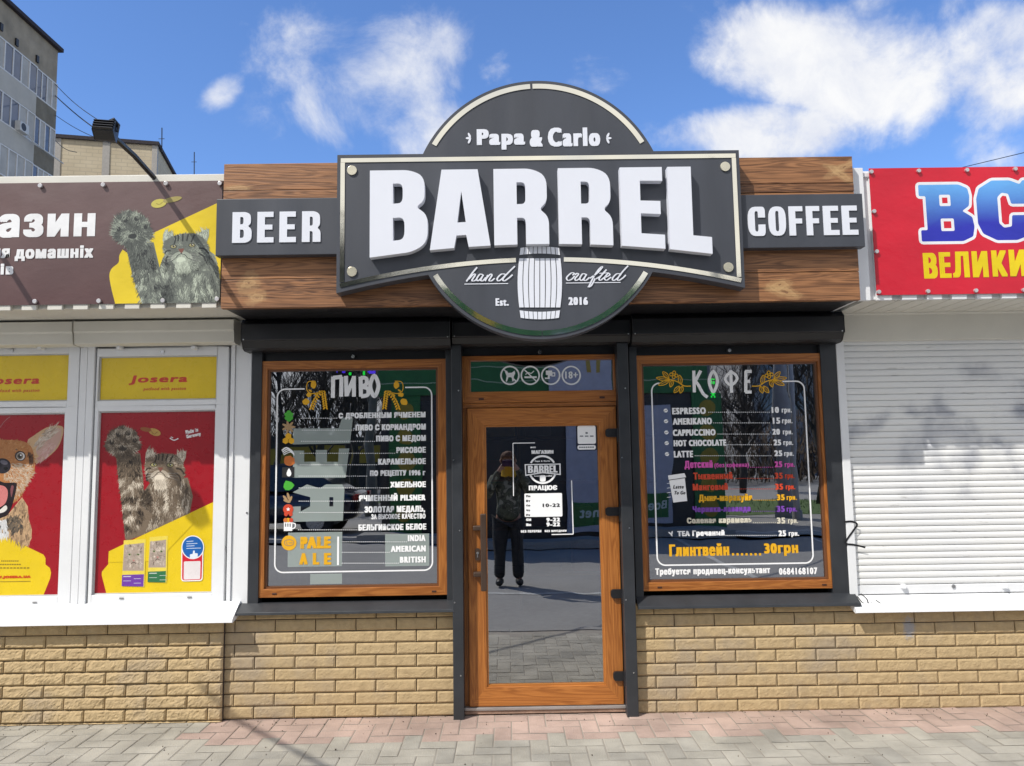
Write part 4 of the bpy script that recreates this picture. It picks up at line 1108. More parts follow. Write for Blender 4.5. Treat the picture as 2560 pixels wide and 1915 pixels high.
# ================================================================== PRINTED PICTURES
class Art:
    """prints on a flat sheet: every later mark lies a hair above the earlier one"""
    def __init__(s, R, Y, step=.00001): s.R = R; s.Y = Y; s.mb = MB(); s.n = 0; s.st = step
    def P(s, p): return s.R.w(p[0], p[1], s.Y)
    def up(s): s.n += 1
    def y(s): return s.Y-s.n*s.st
    def poly(s, loops, col, colf=None):
        s.up(); s.mb.col = col; s.mb.poly([[s.P(p) for p in l] for l in loops], s.y(), colf=colf)
    def ell(s, cx, cy, a, b, col, an=0, n=18):
        s.poly([[(cx+a*math.cos(t)*math.cos(rad(an))-b*math.sin(t)*math.sin(rad(an)), cy+a*math.cos(t)*math.sin(rad(an))+b*math.sin(t)*math.cos(rad(an))) for t in [2*math.pi*i/n for i in range(n)]]], col)
    def line(s, pts, w, col, T=None):
        s.up(); s.mb.col = col; p = smooth_path(pts, 5); p = [T(q) for q in p] if T else p
        s.mb.ribbon([s.P(q) for q in p], w*s.R.o[2]*2.4e-3, s.y())
    def fur(s, pts):
        """pts: (x, y, angle, length, width, colour)"""
        s.up()
        for i, (x, y, a, l, w, c) in enumerate(pts):
            s.mb.col = c; ca, sa = math.cos(a), math.sin(a)
            q = [s.P((x-sa*w, y+ca*w)), s.P((x+ca*l*.5-sa*w*.7, y+sa*l*.5+ca*w*.7)), s.P((x+ca*l, y+sa*l)), s.P((x+ca*l*.5+sa*w*.5, y+sa*l*.5-ca*w*.5)), s.P((x+sa*w, y-ca*w))]
            ar = sum(q[k][0]*q[(k+1) % 5][1]-q[(k+1) % 5][0]*q[k][1] for k in range(5))
            if ar < 0: q = q[::-1]
            yy = s.y()-(i % 20)*.000002
            s.mb.face([(p[0], yy, p[1]) for p in q])
        s.n += 5
    def text(s, txt, x0, y0, x1, y1, col, bold=0., shear=0., rot=0.):
        s.up(); s.mb.col = col; i0 = len(s.mb.v); X0, X1, Z0, Z1 = s.R.box(x0, y0, x1, y1, s.Y)
        text(s.mb, txt, X0, X1, Z0, Z1, s.y(), 0, bold, shear); s.n += 42
        if rot:
            cx, cz = (X0+X1)/2, (Z0+Z1)/2; c, d = math.cos(rad(rot)), math.sin(rad(rot))
            for i in range(i0, len(s.mb.v)):
                x, y, z = s.mb.v[i]; s.mb.v[i] = (cx+(x-cx)*c-(z-cz)*d, y, cz+(x-cx)*d+(z-cz)*c)

def lerp(a, b, t): return tuple(x+(y-x)*t for x, y in zip(a, b))
def in_poly(x, y, P):
    r = False
    for i in range(len(P)):
        (x0, y0), (x1, y1) = P[i-1], P[i]
        if (y0 > y) != (y1 > y) and x < (x1-x0)*(y-y0)/(y1-y0)+x0: r = not r
    return r
def fill_fur(A, P, n, ang, L, w, colf, rnd, T):
    xs = [p[0] for p in P]; ys = [p[1] for p in P]; out = []
    while len(out) < n:
        x, y = rnd.uniform(min(xs), max(xs)), rnd.uniform(min(ys), max(ys))
        if not in_poly(x, y, P): continue
        a = ang(x, y)+rnd.gauss(0, .28); l = L*rnd.uniform(.6, 1.5)
        p0, p1 = T((x, y)), T((x+math.cos(a)*l, y+math.sin(a)*l))
        out.append((p0[0], p0[1], math.atan2(p1[1]-p0[1], p1[0]-p0[0]), math.hypot(p1[0]-p0[0], p1[1]-p0[1]), w*rnd.uniform(.6, 1.4), colf(x, y, rnd)))
    out.sort(key=lambda q: -q[1]*0+rnd.random()); A.fur(out)

def cat(A, TB, TH, seed, tone, clip):
    rnd = random.Random(seed)
    dk, md, lt = tone
    def tabby(fx, fy, lo=0., hi=1.):
        def f(x, y, r):
            v = noise.noise((x*fx, y*fy, seed))*1.1+.45+r.gauss(0, .16)
            v = max(lo, min(hi, v)); return lerp(dk, md, v*2) if v < .5 else lerp(md, lt, v*2-1)
        return f
    body = [(480, 720), (560, 610), (860, 600), (905, 760), (880, 905), (470, 1105), (320, 1140), (400, 900)]
    body = [p for p in body]
    A.poly([[TB(p) for p in clip(body)]], md)
    fill_fur(A, [(470, 740), (560, 620), (850, 610), (880, 760), (862, 880), (600, 1005), (430, 1070)], 1700, lambda x, y: math.pi/2+.25*math.sin(x*.02)+(.35 if x > 760 else 0)-(y-650)*.0002, 36, 2.7, tabby(.018, .006, .15, .8), rnd, TB)
    # bright bib
    fill_fur(A, [(560, 640), (740, 650), (840, 720), (830, 850), (700, 900), (620, 800)], 800, lambda x, y: math.pi/2+.35*math.sin(x*.03)+.1, 48, 2.8, tabby(.03, .01, .42, .95), rnd, TB)
    fill_fur(A, [(400, 820), (560, 840), (640, 960), (420, 1060), (340, 1060)], 300, lambda x, y: 2.0+.3*math.sin(x*.02), 40, 2.8, tabby(.025, .01, .12, .8), rnd, TB)
    # dark hollow between arm and chest
    fill_fur(A, [(470, 700), (520, 690), (560, 800), (470, 850), (400, 840)], 120, lambda x, y: 2.2, 40, 6, lambda x, y, r: lerp(dk, md, .1+r.random()*.4), rnd, TB)
    arm = [(240, 400), (450, 390), (475, 600), (480, 700), (440, 830), (560, 920), (480, 1090), (320, 1130), (300, 900), (265, 640)]
    A.poly([[TB(p) for p in arm]], md)
    fill_fur(A, [(255, 405), (440, 400), (465, 610), (470, 700), (430, 830), (500, 930), (430, 1060), (325, 1090), (300, 880), (275, 640)], 1700, lambda x, y: math.pi/2+.5*math.cos((x-270)/190*math.pi)*.9+.15, 30, 2.6,
             lambda x, y, r: tabby(.012, .016)(x, y, r) if y > 590 else lerp(dk, md, max(0, min(1, .35+noise.noise((x*.02, y*.02, 3))+r.gauss(0, .15)))), rnd, TB)
    fill_fur(A, [(265, 600), (330, 590), (430, 640), (400, 760), (300, 760)], 150, lambda x, y: 2.3-(x-270)*.006, 34, 2.8, tabby(.02, .02, .45, .85), rnd, TB)
    # paw: fluffy disc with toe beans
    pw = [(300+150*math.cos(t)*(1+.07*math.sin(5*t)), 300+135*math.sin(t)*(1+.05*math.cos(4*t))) for t in [2*math.pi*i/30 for i in range(30)]]
    A.poly([[TB(p) for p in pw]], lerp(dk, md, .6))
    fill_fur(A, pw, 1100, lambda x, y: math.atan2(y-310, x-290), 22, 2.6, tabby(.016, .016, .15, .72), rnd, TB)
    for (x, y, a, b) in ((300, 345, 55, 36), (205, 290, 28, 38), (262, 225, 30, 36), (345, 215, 32, 34), (405, 275, 26, 36)):
        A.ell(*TB((x, y)), a*.72, b*.7, lerp(dk, md, .12))
        A.fur([(*TB((x+rnd.gauss(0, a*.8), y-b*.75+rnd.gauss(0, b*.3))), math.pi/2+rnd.gauss(0, .5), 26, 2.4, lerp(md, lt, rnd.random()*.55)) for _ in range(26)])
    # head
    def ear(q, inner):
        A.poly([[TH(p) for p in q]], lerp(md, lt, .45)); A.poly([[TH(p) for p in inner]], lerp(md, lt, .85))
        fill_fur(A, q, 60, lambda x, y: -1.2 if x < 640 else -1.9, 34, 3.5, lambda x, y, r: lerp(md, lt, r.random()), rnd, TH)
    ear([(492, 480), (498, 385), (520, 352), (565, 385), (590, 425)], [(510, 450), (512, 395), (525, 372), (560, 410)])
    ear([(755, 410), (800, 380), (848, 372), (842, 430), (815, 490)], [(790, 415), (835, 385), (828, 430), (805, 460)])
    head = [(490, 500), (505, 440), (570, 405), (650, 392), (740, 400), (800, 440), (830, 510), (835, 580), (800, 640), (720, 690), (640, 705), (560, 670), (505, 600)]
    A.poly([[TH(p) for p in head]], md)
    fill_fur(A, head, 2000, lambda x, y: math.atan2(y-520, x-622), 15, 2.2, tabby(.010, .010, .40, .72), rnd, TH)
    for l, w in (([(575, 470), (590, 430), (585, 405)], 13), ([(605, 450), (612, 420), (608, 396)], 13), ([(640, 455), (645, 420), (648, 394)], 14), ([(672, 455), (682, 420), (690, 398)], 13), ([(705, 468), (722, 432), (735, 410)], 13),
                 ([(520, 560), (505, 590), (510, 630)], 15), ([(760, 520), (800, 530), (830, 570)], 15), ([(755, 560), (790, 590), (800, 630)], 14), ([(545, 520), (515, 520), (498, 540)], 12)):
        A.line(l, w, lerp(dk, md, .12), TH)
    A.poly([[TH(p) for p in smooth_path([(540, 585), (575, 545), (622, 535), (670, 545), (705, 590), (660, 625), (615, 600), (575, 640)], 4, True)]], lerp(md, lt, .42))   # muzzle
    fill_fur(A, [(540, 585), (622, 540), (700, 590), (640, 660), (580, 650)], 130, lambda x, y: math.atan2(y-545, x-622), 18, 2.4, lambda x, y, r: lerp(md, lt, .35+.65*r.random()), rnd, TH)
    A.ell(*TH((617, 606)), 44, 32, lerp(md, lt, 1.0))
    fill_fur(A, [(570, 610), (670, 610), (690, 690), (560, 690)], 170, lambda x, y: math.pi/2+(x-620)*.006, 36, 3, lambda x, y, r: lerp(md, lt, .4+.6*r.random()), rnd, TH)
    A.line([(545, 605), (575, 585), (600, 560), (622, 552), (650, 565), (668, 590), (698, 606)], 6, lerp(dk, md, .25), TH)
    A.poly([[TH(p) for p in ((602, 512), (648, 512), (632, 545), (618, 545))]], (.20, .075, .055))
    A.line([(625, 545), (624, 555)], 6, dk, TH)
    for (x, y) in ((568, 490), (708, 492)):
        A.ell(*TH((x, y)), 32, 19, lerp(dk, md, .1)); A.ell(*TH((x, y)), 25, 14, (.33, .30, .14)); A.ell(*TH((x+2, y-3)), 8, 10, (.004, .004, .004)); A.ell(*TH((x+6, y-6)), 3.4, 3.4, (.8, .8, .8))
    for (a, b, c) in ((560, 575, 2.9), (565, 590, 2.75), (685, 578, .15), (690, 592, .35), (560, 562, 3.1), (690, 562, 0)):
        q = TH((a, b)); A.fur([(q[0], q[1], c, 105, 1.1, (.62, .60, .56))])
GREYCAT = ((.016, .011, .008), (.185, .138, .095), (.78, .69, .56))
BANNERCAT = ((.022, .024, .025), (.15, .165, .14), (.60, .66, .52))
YEL = (.78, .56, .012)

def poster(label, art_fn, R, rect, Y, group=None, bg=(.5, .5, .5)):
    A = Art(R, Y); A.poly([[(rect[0], rect[1]), (rect[2], rect[1]), (rect[2], rect[3]), (rect[0], rect[3])]], bg)
    # keep the sheet upright: square up its outline
    b = R.box(*rect, Y); A.mb = MB(); A.mb.col = bg; A.mb.face([(b[0], Y, b[2]), (b[1], Y, b[2]), (b[1], Y, b[3]), (b[0], Y, b[3])])
    art_fn(A, b)
    for i, v in enumerate(A.mb.v): A.mb.v[i] = (min(max(v[0], b[0]), b[1]), v[1], min(max(v[2], b[2]), b[3]))
    return tag(A.mb.build('poster', print_mat), label, 'poster', group)

def art_cat(A, b):
    A.poly([[(1120, 805), (470, 1095), (180, 1235), (175, 1345), (120, 1410), (118, 1440), (158, 1640), (1120, 1640)]], YEL)
    A.mb.col = YEL
    def clip(q): return [(480, 720), (560, 610), (860, 600), (905, 760), (878, 905), (470, 1095), (320, 1150), (400, 900)]
    cat(A, lambda p: p, lambda p: p, 3, GREYCAT, clip)
    A.poly([[(905, 898), (470, 1098), (180, 1235), (175, 1330), (600, 1320), (905, 1000)]], YEL)   # lower edge of the portrait
    # kibble flying off, smile, slogan
    A.ell(575, 208, 55, 30, (.50, .30, .08), 18); A.ell(500, 185, 50, 18, (.30, .10, .03), 10); A.line([(545, 195), (570, 225), (600, 205)], 7, (.30, .15, .04))
    A.line([(706, 258), (742, 278), (780, 262)], 9, (.8, .75, .75)); A.line([(715, 248), (735, 258)], 6, (.8, .75, .75))
    A.text('Made in', 840, 180, 952, 215, (.85, .8, .8), .006, 0, 12); A.text('Germany', 848, 218, 975, 258, (.85, .8, .8), .006, 0, 12)
    # two food packs
    for (x0, y0, x1, y1, ac, s) in ((292, 1140, 500, 1540, (.16, .05, .36), 1), (515, 1112, 690, 1505, (.035, .17, .07), 2)):
        A.poly([[(x0+18, y0), (x1, y0-12), (x1-12, y1), (x0, y1-8)]], (.80, .64, .09))
        A.poly([[(x0+22, y0+40), (x1-14, y0+22), (x1-18, y0+262), (x0+8, y0+262)]], (.42, .33, .27))
        rnd = random.Random(s); cx = (x0+x1)/2; cy = y0+150; hw = (x1-x0)*.40
        out = []
        for _ in range(240):
            x = cx+rnd.uniform(-1, 1)*hw*.8; y = cy+rnd.uniform(-105, 85); c = lerp((.10, .07, .05), (.72, .62, .52), max(0, min(1, .55+noise.noise((x*.05, y*.02, s))*.9)))
            out.append((x, y, math.atan2(y-cy, x-cx), 20, 3.5, c))
        A.fur(out)
        for s2 in (-1, 1): A.ell(cx+s2*hw*.45, cy-28, 12, 8, (.22, .28, .12)); A.ell(cx+s2*hw*.45, cy-28, 5, 6, (.005, .005, .005))
        A.poly([[(cx-12, cy+18), (cx+12, cy+18), (cx, cy+34)]], (.5, .2, .18)); A.line([(cx-22, cy+52), (cx, cy+38), (cx+22, cy+52)], 5, (.05, .03, .03))
        A.poly([[(x0+4, y0+298), (x1-16, y0+292), (x1-20, y1-2), (x0, y1-6)]], ac)
        for j in range(4): A.line([(x0+14+(90 if j % 2 else 0), y0+312+j*19), (x0+80+(85 if j % 2 else 0), y0+311+j*19)], 8 if j == 0 else 4, lerp(ac, (.85, .85, .85), .65))
    # blue badge above a red card (its code left out)
    A.poly([rounded([(806, 1190, 30), (998, 1180, 30), (990, 1490, 30), (803, 1495, 30)])], (.85, .83, .80)); A.poly([rounded([(815, 1200, 24), (989, 1190, 24), (981, 1480, 24), (812, 1485, 24)])], (.62, .015, .035))
    A.poly([rounded([(828, 1322, 10), (972, 1318, 10), (968, 1474, 10), (826, 1478, 10)])], (.78, .72, .72))
    A.ell(905, 1200, 98, 102, (.85, .85, .85), n=36); A.ell(905, 1200, 90, 94, (.012, .12, .42), n=36)
    for j, w_ in enumerate((60, 95, 70, 125)): A.line([(850, 1150+j*20), (850+w_, 1146+j*20)], 6, (.55, .65, .8))
    A.poly([rounded([(880, 1300, 4), (880, 1262, 4), (905, 1255, 4), (908, 1228, 6), (922, 1228, 6), (922, 1250, 3), (948, 1252, 6), (946, 1292, 6), (926, 1298, 3)])], (.75, .8, .88))

def art_dog(A, b):
    rnd = random.Random(9)
    A.poly([[(-160, 1100), (0, 1020), (60, 1030), (240, 1130), (375, 1195), (392, 1225), (392, 1280), (430, 1310), (440, 1350), (432, 1400), (372, 1560), (-160, 1560)]], YEL)
    org, lo, wh, dk_ = (.42, .17, .055), (.55, .36, .20), (.70, .62, .52), (.02, .015, .012)
    def shade(c0, c1, f=.03):
        return lambda x, y, r: lerp(c0, c1, max(0, min(1, .5+noise.noise((x*f, y*f, 2))*1.0+r.gauss(0, .15))))
    I = lambda p: p
    # neck and chest
    nk = [(-60, 880), (60, 860), (190, 700), (240, 780), (245, 880), (275, 980), (270, 1060), (235, 1125), (60, 1035), (-60, 1040)]
    A.poly([[p for p in nk]], lo); fill_fur(A, nk, 420, lambda x, y: 1.75, 45, 5, shade((.16, .10, .06), lo), rnd, I)
    fill_fur(A, [(60, 880), (170, 840), (200, 960), (120, 1000), (50, 960)], 130, lambda x, y: 1.8, 45, 6, shade((.05, .045, .04), (.20, .15, .10)), rnd, I)
    fill_fur(A, [(-40, 900), (50, 890), (80, 1030), (-40, 1020)], 120, lambda x, y: 1.6, 50, 6, shade((.55, .55, .55), (.8, .8, .8)), rnd, I)
    # ear
    ear = [(235, 230), (290, 170), (400, 100), (500, 82), (545, 100), (540, 170), (500, 270), (420, 350), (340, 400), (300, 400)]
    A.poly([smooth_path(ear, 3, True)], lo); A.poly([smooth_path([(310, 280), (400, 150), (500, 105), (530, 125), (510, 230), (430, 330), (345, 350)], 4, True)], (.52, .33, .27))
    fill_fur(A, [(280, 260), (380, 130), (480, 95), (480, 150), (380, 230), (320, 310)], 140, lambda x, y: -.7, 60, 4, shade((.35, .25, .18), wh), rnd, I)
    fill_fur(A, [(340, 330), (430, 230), (500, 230), (430, 340), (340, 400)], 80, lambda x, y: 2.4, 45, 4, shade((.5, .25, .22), (.65, .45, .40)), rnd, I)
    # head
    hd = [(-120, 215), (0, 205), (150, 210), (240, 235), (285, 300), (300, 400), (295, 490), (250, 560), (195, 670), (150, 730), (60, 760), (-120, 740)]
    A.poly([smooth_path(hd, 3, True)], org)
    fill_fur(A, hd, 700, lambda x, y: math.atan2(y-360, x-30), 22, 4, shade((.33, .12, .035), (.55, .28, .11)), rnd, I)
    fill_fur(A, [(40, 420), (140, 400), (285, 430), (290, 490), (200, 640), (120, 720), (100, 560), (30, 540)], 480, lambda x, y: math.atan2(y-400, x-20), 24, 3.6, shade((.42, .30, .20), (.60, .48, .36)), rnd, I)
    fill_fur(A, [(240, 300), (285, 330), (285, 400), (255, 400)], 40, lambda x, y: 1.6, 40, 6, shade((.04, .02, .01), (.14, .06, .03)), rnd, I)
    # eye
    A.ell(175, 345, 48, 44, (.06, .035, .025), 10); A.ell(178, 347, 36, 34, (.62, .60, .58)); A.ell(172, 346, 27, 28, (.17, .13, .09)); A.ell(172, 346, 15, 16, (.004, .004, .004)); A.ell(180, 338, 7, 7, (.85, .85, .85))
    A.line([(135, 285), (150, 292)], 12, (.15, .08, .05))
    # nose, mouth, tongue, teeth
    A.ell(20, 430, 74, 66, (.018, .015, .022), n=26); A.ell(35, 400, 34, 18, (.12, .11, .14), 15); A.ell(50, 452, 20, 14, (.002, .002, .002))
    A.poly([smooth_path([(-80, 560), (40, 575), (130, 575), (145, 600), (120, 720), (80, 830), (30, 870), (-80, 870)], 5, True)], (.015, .008, .010))
    A.poly([smooth_path([(-80, 610), (20, 600), (65, 640), (60, 720), (20, 775), (-80, 800)], 5, True)], (.62, .20, .19)); A.line([(-40, 640), (-10, 680), (-5, 750)], 8, (.45, .10, .11))
    A.poly([smooth_path([(10, 800), (50, 770), (62, 800), (30, 830), (-30, 838)], 4, True)], (.75, .72, .66)); A.poly([smooth_path([(100, 600), (118, 605), (112, 650), (98, 700), (90, 640)], 4, True)], (.20, .07, .08))
    for (x, y) in ((75, 490), (100, 500), (85, 515), (110, 480)): A.ell(x, y, 3, 3, (.05, .03, .02))
    A.line([(0, 100), (45, 40), (90, 5)], 3, (.5, .35, .35))
    for j, (x0, x1) in enumerate(((10, 165), (0, 185), (0, 262))): 
        n_ = 9
        for i in range(n_): A.line([(x0+(x1-x0)*i/n_, 1250+j*30), (x0+(x1-x0)*(i+.7)/n_, 1249+j*30)], 9, (.25, .15, .02))
    A.text('W.JOSERA.UA', -30, 1376, 265, 1404, (.62, .07, .01), .006); A.line([(0, 1428), (120, 1427), (265, 1424)], 4, (.25, .15, .02))

# ================================================================== PET FOOD SHOP ON THE LEFT
pet = thing('pet_shop_building', 'white kiosk with brick base and pet food posters on its windows', 'shop', (-3.2, 1.5, 0))
XL = -5.2
def pet_shop():
    xr = PS.w(1322, 1000, .03)[0]
    x1 = W(556, 1700, -.03)[0]; zs = PS.w(600, 1648, -.05)[1]
    zj = BL.w(895, 318, -.04)[1]; xs = BL.w(895, 290, -.04)[0]
    brick_wall(XL, x1, 0, zs+.05, zj, xs, -.035, .0105, 21).build('brick_base', [brick_y, mortar], pet)
    xt = PS.w(1240, 800, .03)[0]; ztop = PS.w(700, 38, .0)[1]
    # walls
    mb = MB(); mb.box(xt-.0, xr, .03, .118, zs, ztop+.2); mb.box(XL, xt-.003, .10, .16, zs, ztop+.2); mb.box(XL, xr-.03, 3.4, 3.5, 0, 3.1); mb.box(XL, XL+.1, .17, 3.39, 0, 3.1)
    mb.build('wall', white_paint, pet, bevel=.002)
    for (x, y) in ((1228, 405), (1222, 665), (1214, 968), (1310, 1065), (1205, 1245), (1232, 195)):
        p = PS.w(x, y, .03); mb = MB(); mb.disc(*p, .006, .026, y1=.04); mb.build('screw', steel, pet)
    # window frames with an upper light and a tall lower light
    Y = .045
    def win(out, up, low, label):
        o = PS.box(*out, Y-.02); a = PS.box(*up, Y); b = PS.box(*low, Y)
        q = lambda r: [(r[0], r[2]), (r[1], r[2]), (r[1], r[3]), (r[0], r[3])]
        mb = MB(); zm = (a[2]+b[3])/2
        for r, lo, hi in ((a, zm, o[3]), (b, o[2], zm)):
            mb.box(o[0], r[0], Y-.02, .098, lo, hi); mb.box(r[1], o[1], Y-.02, .098, lo, hi)
            mb.box(r[0], r[1], Y-.02, .098, lo, r[2]); mb.box(r[0], r[1], Y-.02, .098, r[3], hi)
        w = mb.build('window', white_paint, pet, bevel=.003)
        w['label'] = label
        for r in (a, b):
            mb = MB(); g = .008; r2 = (r[0]+g, r[1]-g, r[2]+g, r[3]-g)
            mb.poly([q(r), q(r2)], Y-.006, Y+.03); mb.build('gasket', pm('gasket', (.5, .5, .5), .5), w)
            mb = MB(); mb.face([(r[0], Y+.004, r[2]), (r[1], Y+.004, r[2]), (r[1], Y+.004, r[3]), (r[0], Y+.004, r[3])]); mb.build('pane', glass_far, w)
        for t in (.25, .75):
            mb = MB(); xx = o[0]+(o[1]-o[0])*t; mb.box(xx-.012, xx+.012, Y-.024, Y-.018, o[2]+.025, o[2]+.034); mb.build('drain_cap', pm('cap_grey', (.25, .25, .25), .5), w)
        mb = MB(); xx = (o[0]+o[1])/2; mb.disc(xx, o[3]-.028, .011, Y-.03, y1=Y-.015); mb.build('lock_button', steel, w)
        return a, b
    a2, b2 = win((490, 188, 1200, 1542), (528, 234, 1156, 469), (512, 524, 1140, 1494), 'white window whose lower pane carries the cat poster')
    a1, b1 = win((-330, 180, 397, 1570), (-300, 226, 370, 478), (-300, 540, 336, 1510), 'white window whose lower pane carries the dog poster')
    mb = MB(); p0 = PS.w(402, 900, .02)[0]; p1 = PS.w(478, 900, .02)[0]; mb.box(p0, (p0+p1)/2-.001, .015, .098, zs+.03, ztop); mb.box((p0+p1)/2+.001, p1, .015, .098, zs+.03, ztop); mb.build('mullion', white_paint, pet, bevel=.002)
    pj = PS.w(1212, 900, .02)[0]; mb = MB(); mb.box(pj, xt-.002, .02, .098, zs+.03, ztop); mb.build('mullion', white_paint, pet, bevel=.002)
    # sill
    z1 = PS.w(600, 1545, .02)[1]; xe = PS.w(1242, 1600, -.08)[0]
    mb = MB(); mb.prism([(.09, z1), (.02, z1), (-.105, zs+.02), (-.11, zs), (-.10, zs), (0, zs+.02), (.09, z1-.03)], XL, xe); mb.build('sill', white_paint, pet, bevel=.002)
    # roller boxes
    for (a, b) in ((-400, 383), (389, 1240)):
        xa, xb = PS.w(a, 100, -.10)[0], PS.w(b, 100, -.10)[0]; t = PS.w(700, 45, -.10)[1]; bt = PS.w(700, 168, -.10)[1]; h = t-bt
        mb = MB(); mb.prism([(.02, t), (-.10, t), (-.10, bt+h*.55), (-.092, bt+h*.5), (-.085, bt+.006), (-.06, bt), (.02, bt)], xa+.001, xb-.001)
        mb.build('roller_box', cream_paint, pet, bevel=.004)
    for x in (222, 640, 1035):
        p = PS.w(x, 190, 0); mb = MB(); mb.box(p[0]-.012, p[0]+.012, -.03, .02, p[1]-.012, p[1]+.010); mb.box(p[0]-.022, p[0]-.012, -.015, .02, p[1]-.004, p[1]+.010); mb.build('stopper', white_paint, pet, bevel=.003)
    # overhang: corrugated fascia with a cap, flat soffit
    Yf = -.43; xe = BN.w(2035, 500, Yf)[0]; zt = BN.w(1000, 38, Yf)[1]; zc = BN.w(1000, 90, Yf)[1]; zb = BN.w(1000, 1268, Yf)[1]
    mb = MB(); mb.box(XL, xe+.03, Yf-.014, Yf+.3, zc-.01, zt); mb.build('cap_flashing', cream_paint, pet, bevel=.003)
    mb = MB(); mb.box(XL, xe, Yf+.012, Yf+.03, zb+.01, zc-.012)
    x = BN.w(2015, 1250, Yf)[0]-.09; k = 0
    while x > XL: mb.box(x, x+.082, Yf-.012, Yf+.011, zb, zc-.012); x -= .1445
    mb.build('corrugated_fascia', cream_paint, pet, bevel=.002)
    mb = MB(); mb.box(XL, xr-.02, Yf+.02, .10, zb+.012, zb+.03); mb.build('soffit', cream_paint, pet)
    mb = MB(); mb.box(XL, xe-.06, Yf+.3, 3.4, zt-.25, zt-.1); mb.build('roof', cream_paint, pet)
    # posters on the glass
    Yp = .0475
    def josera(x0, xt0):
        def f(A, b):
            A.text('Josera', *x0, (.60, .035, .02), .008, .25); A.text('petfood with passion', *xt0, (.62, .10, .02), .003, .2)
        return f
    poster('yellow strip poster with a red script word above the cat poster', josera((682, 335, 990, 385), (760, 398, 985, 420)), PS, (530, 236, 1154, 467), Yp, bg=YEL)
    poster('yellow strip poster with a red script word above the dog poster', josera((-80, 342, 205, 395), (-40, 408, 208, 430)), PS, (-300, 228, 368, 476), Yp, bg=YEL)
    r = (.33, .006, .014)
    def cc(A, b): A.R = CT; art_cat(A, b)
    def dd(A, b): A.R = DG; art_dog(A, b)
    poster('red poster of a long haired tabby cat raising its paw over food packs', cc, PS, (514, 526, 1138, 1492), Yp, bg=r)
    poster('red poster of a happy open mouthed dog with a big upright ear', dd, PS, (-298, 542, 334, 1508), Yp, bg=r)
    # long banner on the fascia
    Y = Yf-.0165
    A = Art(BN, Y); xb = BN.w(2038, 650, Y)[0]; z0 = BN.w(1000, 1216, Y)[1]; z1 = BN.w(1000, 92, Y)[1]
    A.mb = MB(); nx, nz = 60, 14
    base = lambda x, z: lerp((.085, .035, .035), (.16, .105, .10), max(0, min(1, .25+.75*(z-z0)/(z1-z0))))  # greyish sheen painted into the brown, stronger towards the top
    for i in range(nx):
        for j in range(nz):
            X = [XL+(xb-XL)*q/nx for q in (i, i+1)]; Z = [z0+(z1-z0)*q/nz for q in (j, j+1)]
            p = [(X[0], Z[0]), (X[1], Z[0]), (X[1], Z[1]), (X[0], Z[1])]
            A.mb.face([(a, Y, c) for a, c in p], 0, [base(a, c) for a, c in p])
    A.mb.col = (.3, .3, .3); A.mb.box(XL, xb, Y+.001, Y+.003, z0, z1)
    A.poly([smooth_path([(1130, 715), (1100, 770), (1092, 835), (1030, 890), (1008, 960), (1030, 1090)], 4)+[(1062, 1214), (2036, 1214), (2047, 262), (1995, 290), (1400, 568), (1250, 800)]], (.78, .58, .02))
    def TB(p): return (1215+1.25*(p[0]-300)+.15*(p[1]-300), 535+1.25*(p[1]-300))
    def TH(p):
        dx, dy = (p[0]-660)*1.22, (p[1]-500)*1.15; c, d = math.cos(rad(-5)), math.sin(rad(-5)); return (1712+dx*c-dy*d, 690+dx*d+dy*c)
    bp = [(1500, 790), (1570, 720), (1880, 690), (1975, 760), (2010, 880), (2044, 1000), (2044, 1216), (1385, 1216), (1450, 950)]
    A.poly([bp], (.20, .22, .18)); rnd = random.Random(2)
    def bc(x, y, r): c = max(0, min(1, .50+noise.noise((x*.010, y*.007, 4))*.9+r.gauss(0, .13))); return lerp(BANNERCAT[0], BANNERCAT[1], c*2) if c < .5 else lerp(BANNERCAT[1], BANNERCAT[2], c*2-1)
    fill_fur(A, bp, 1100, lambda x, y: 1.5+.35*math.sin(x*.012), 52, 5, bc, rnd, lambda p: p)
    cat(A, TB, TH, 5, BANNERCAT, lambda q: [(480, 720), (560, 610), (860, 600), (905, 760), (900, 1100), (470, 1140), (320, 1150), (400, 900)])
    A.ell(1465, 290, 72, 40, (.55, .48, .10), -12); A.ell(1590, 255, 90, 24, (.36, .30, .10), -12); A.line([(1440, 290), (1470, 300), (1500, 280)], 8, (.35, .28, .06))
    w = (.80, .80, .80)
    A.text('азин', -16, 383, 880, 602, w, .026); A.text('ля', -75, 706, 92, 794, w, .012); A.text('домашніх', 140, 680, 862, 818, w, .012); A.text('ів', 8, 845, 128, 946, w, .012)
    for i, v in enumerate(A.mb.v): A.mb.v[i] = (min(v[0], xb), v[1], min(max(v[2], z0), z1))
    ban = tag(A.mb.build('advertising_banner', banner_mat), 'long brown vinyl banner with a grey cat and white Cyrillic words', 'banner')
    for (x, y) in ((370, 125), (950, 117), (1528, 105), (2026, 104), (320, 1192), (910, 1188), (1500, 1184), (2000, 1170)):
        p = BN.w(x, y, Y-.012); mb = MB(); mb.disc(*p, .0125, Y-.016, n=14, y1=Y-.004); mb.build('eyelet', pm('eyelet_metal', (.62, .60, .60), .3, metal=.6), ban, bevel=.004)
pet_shop()

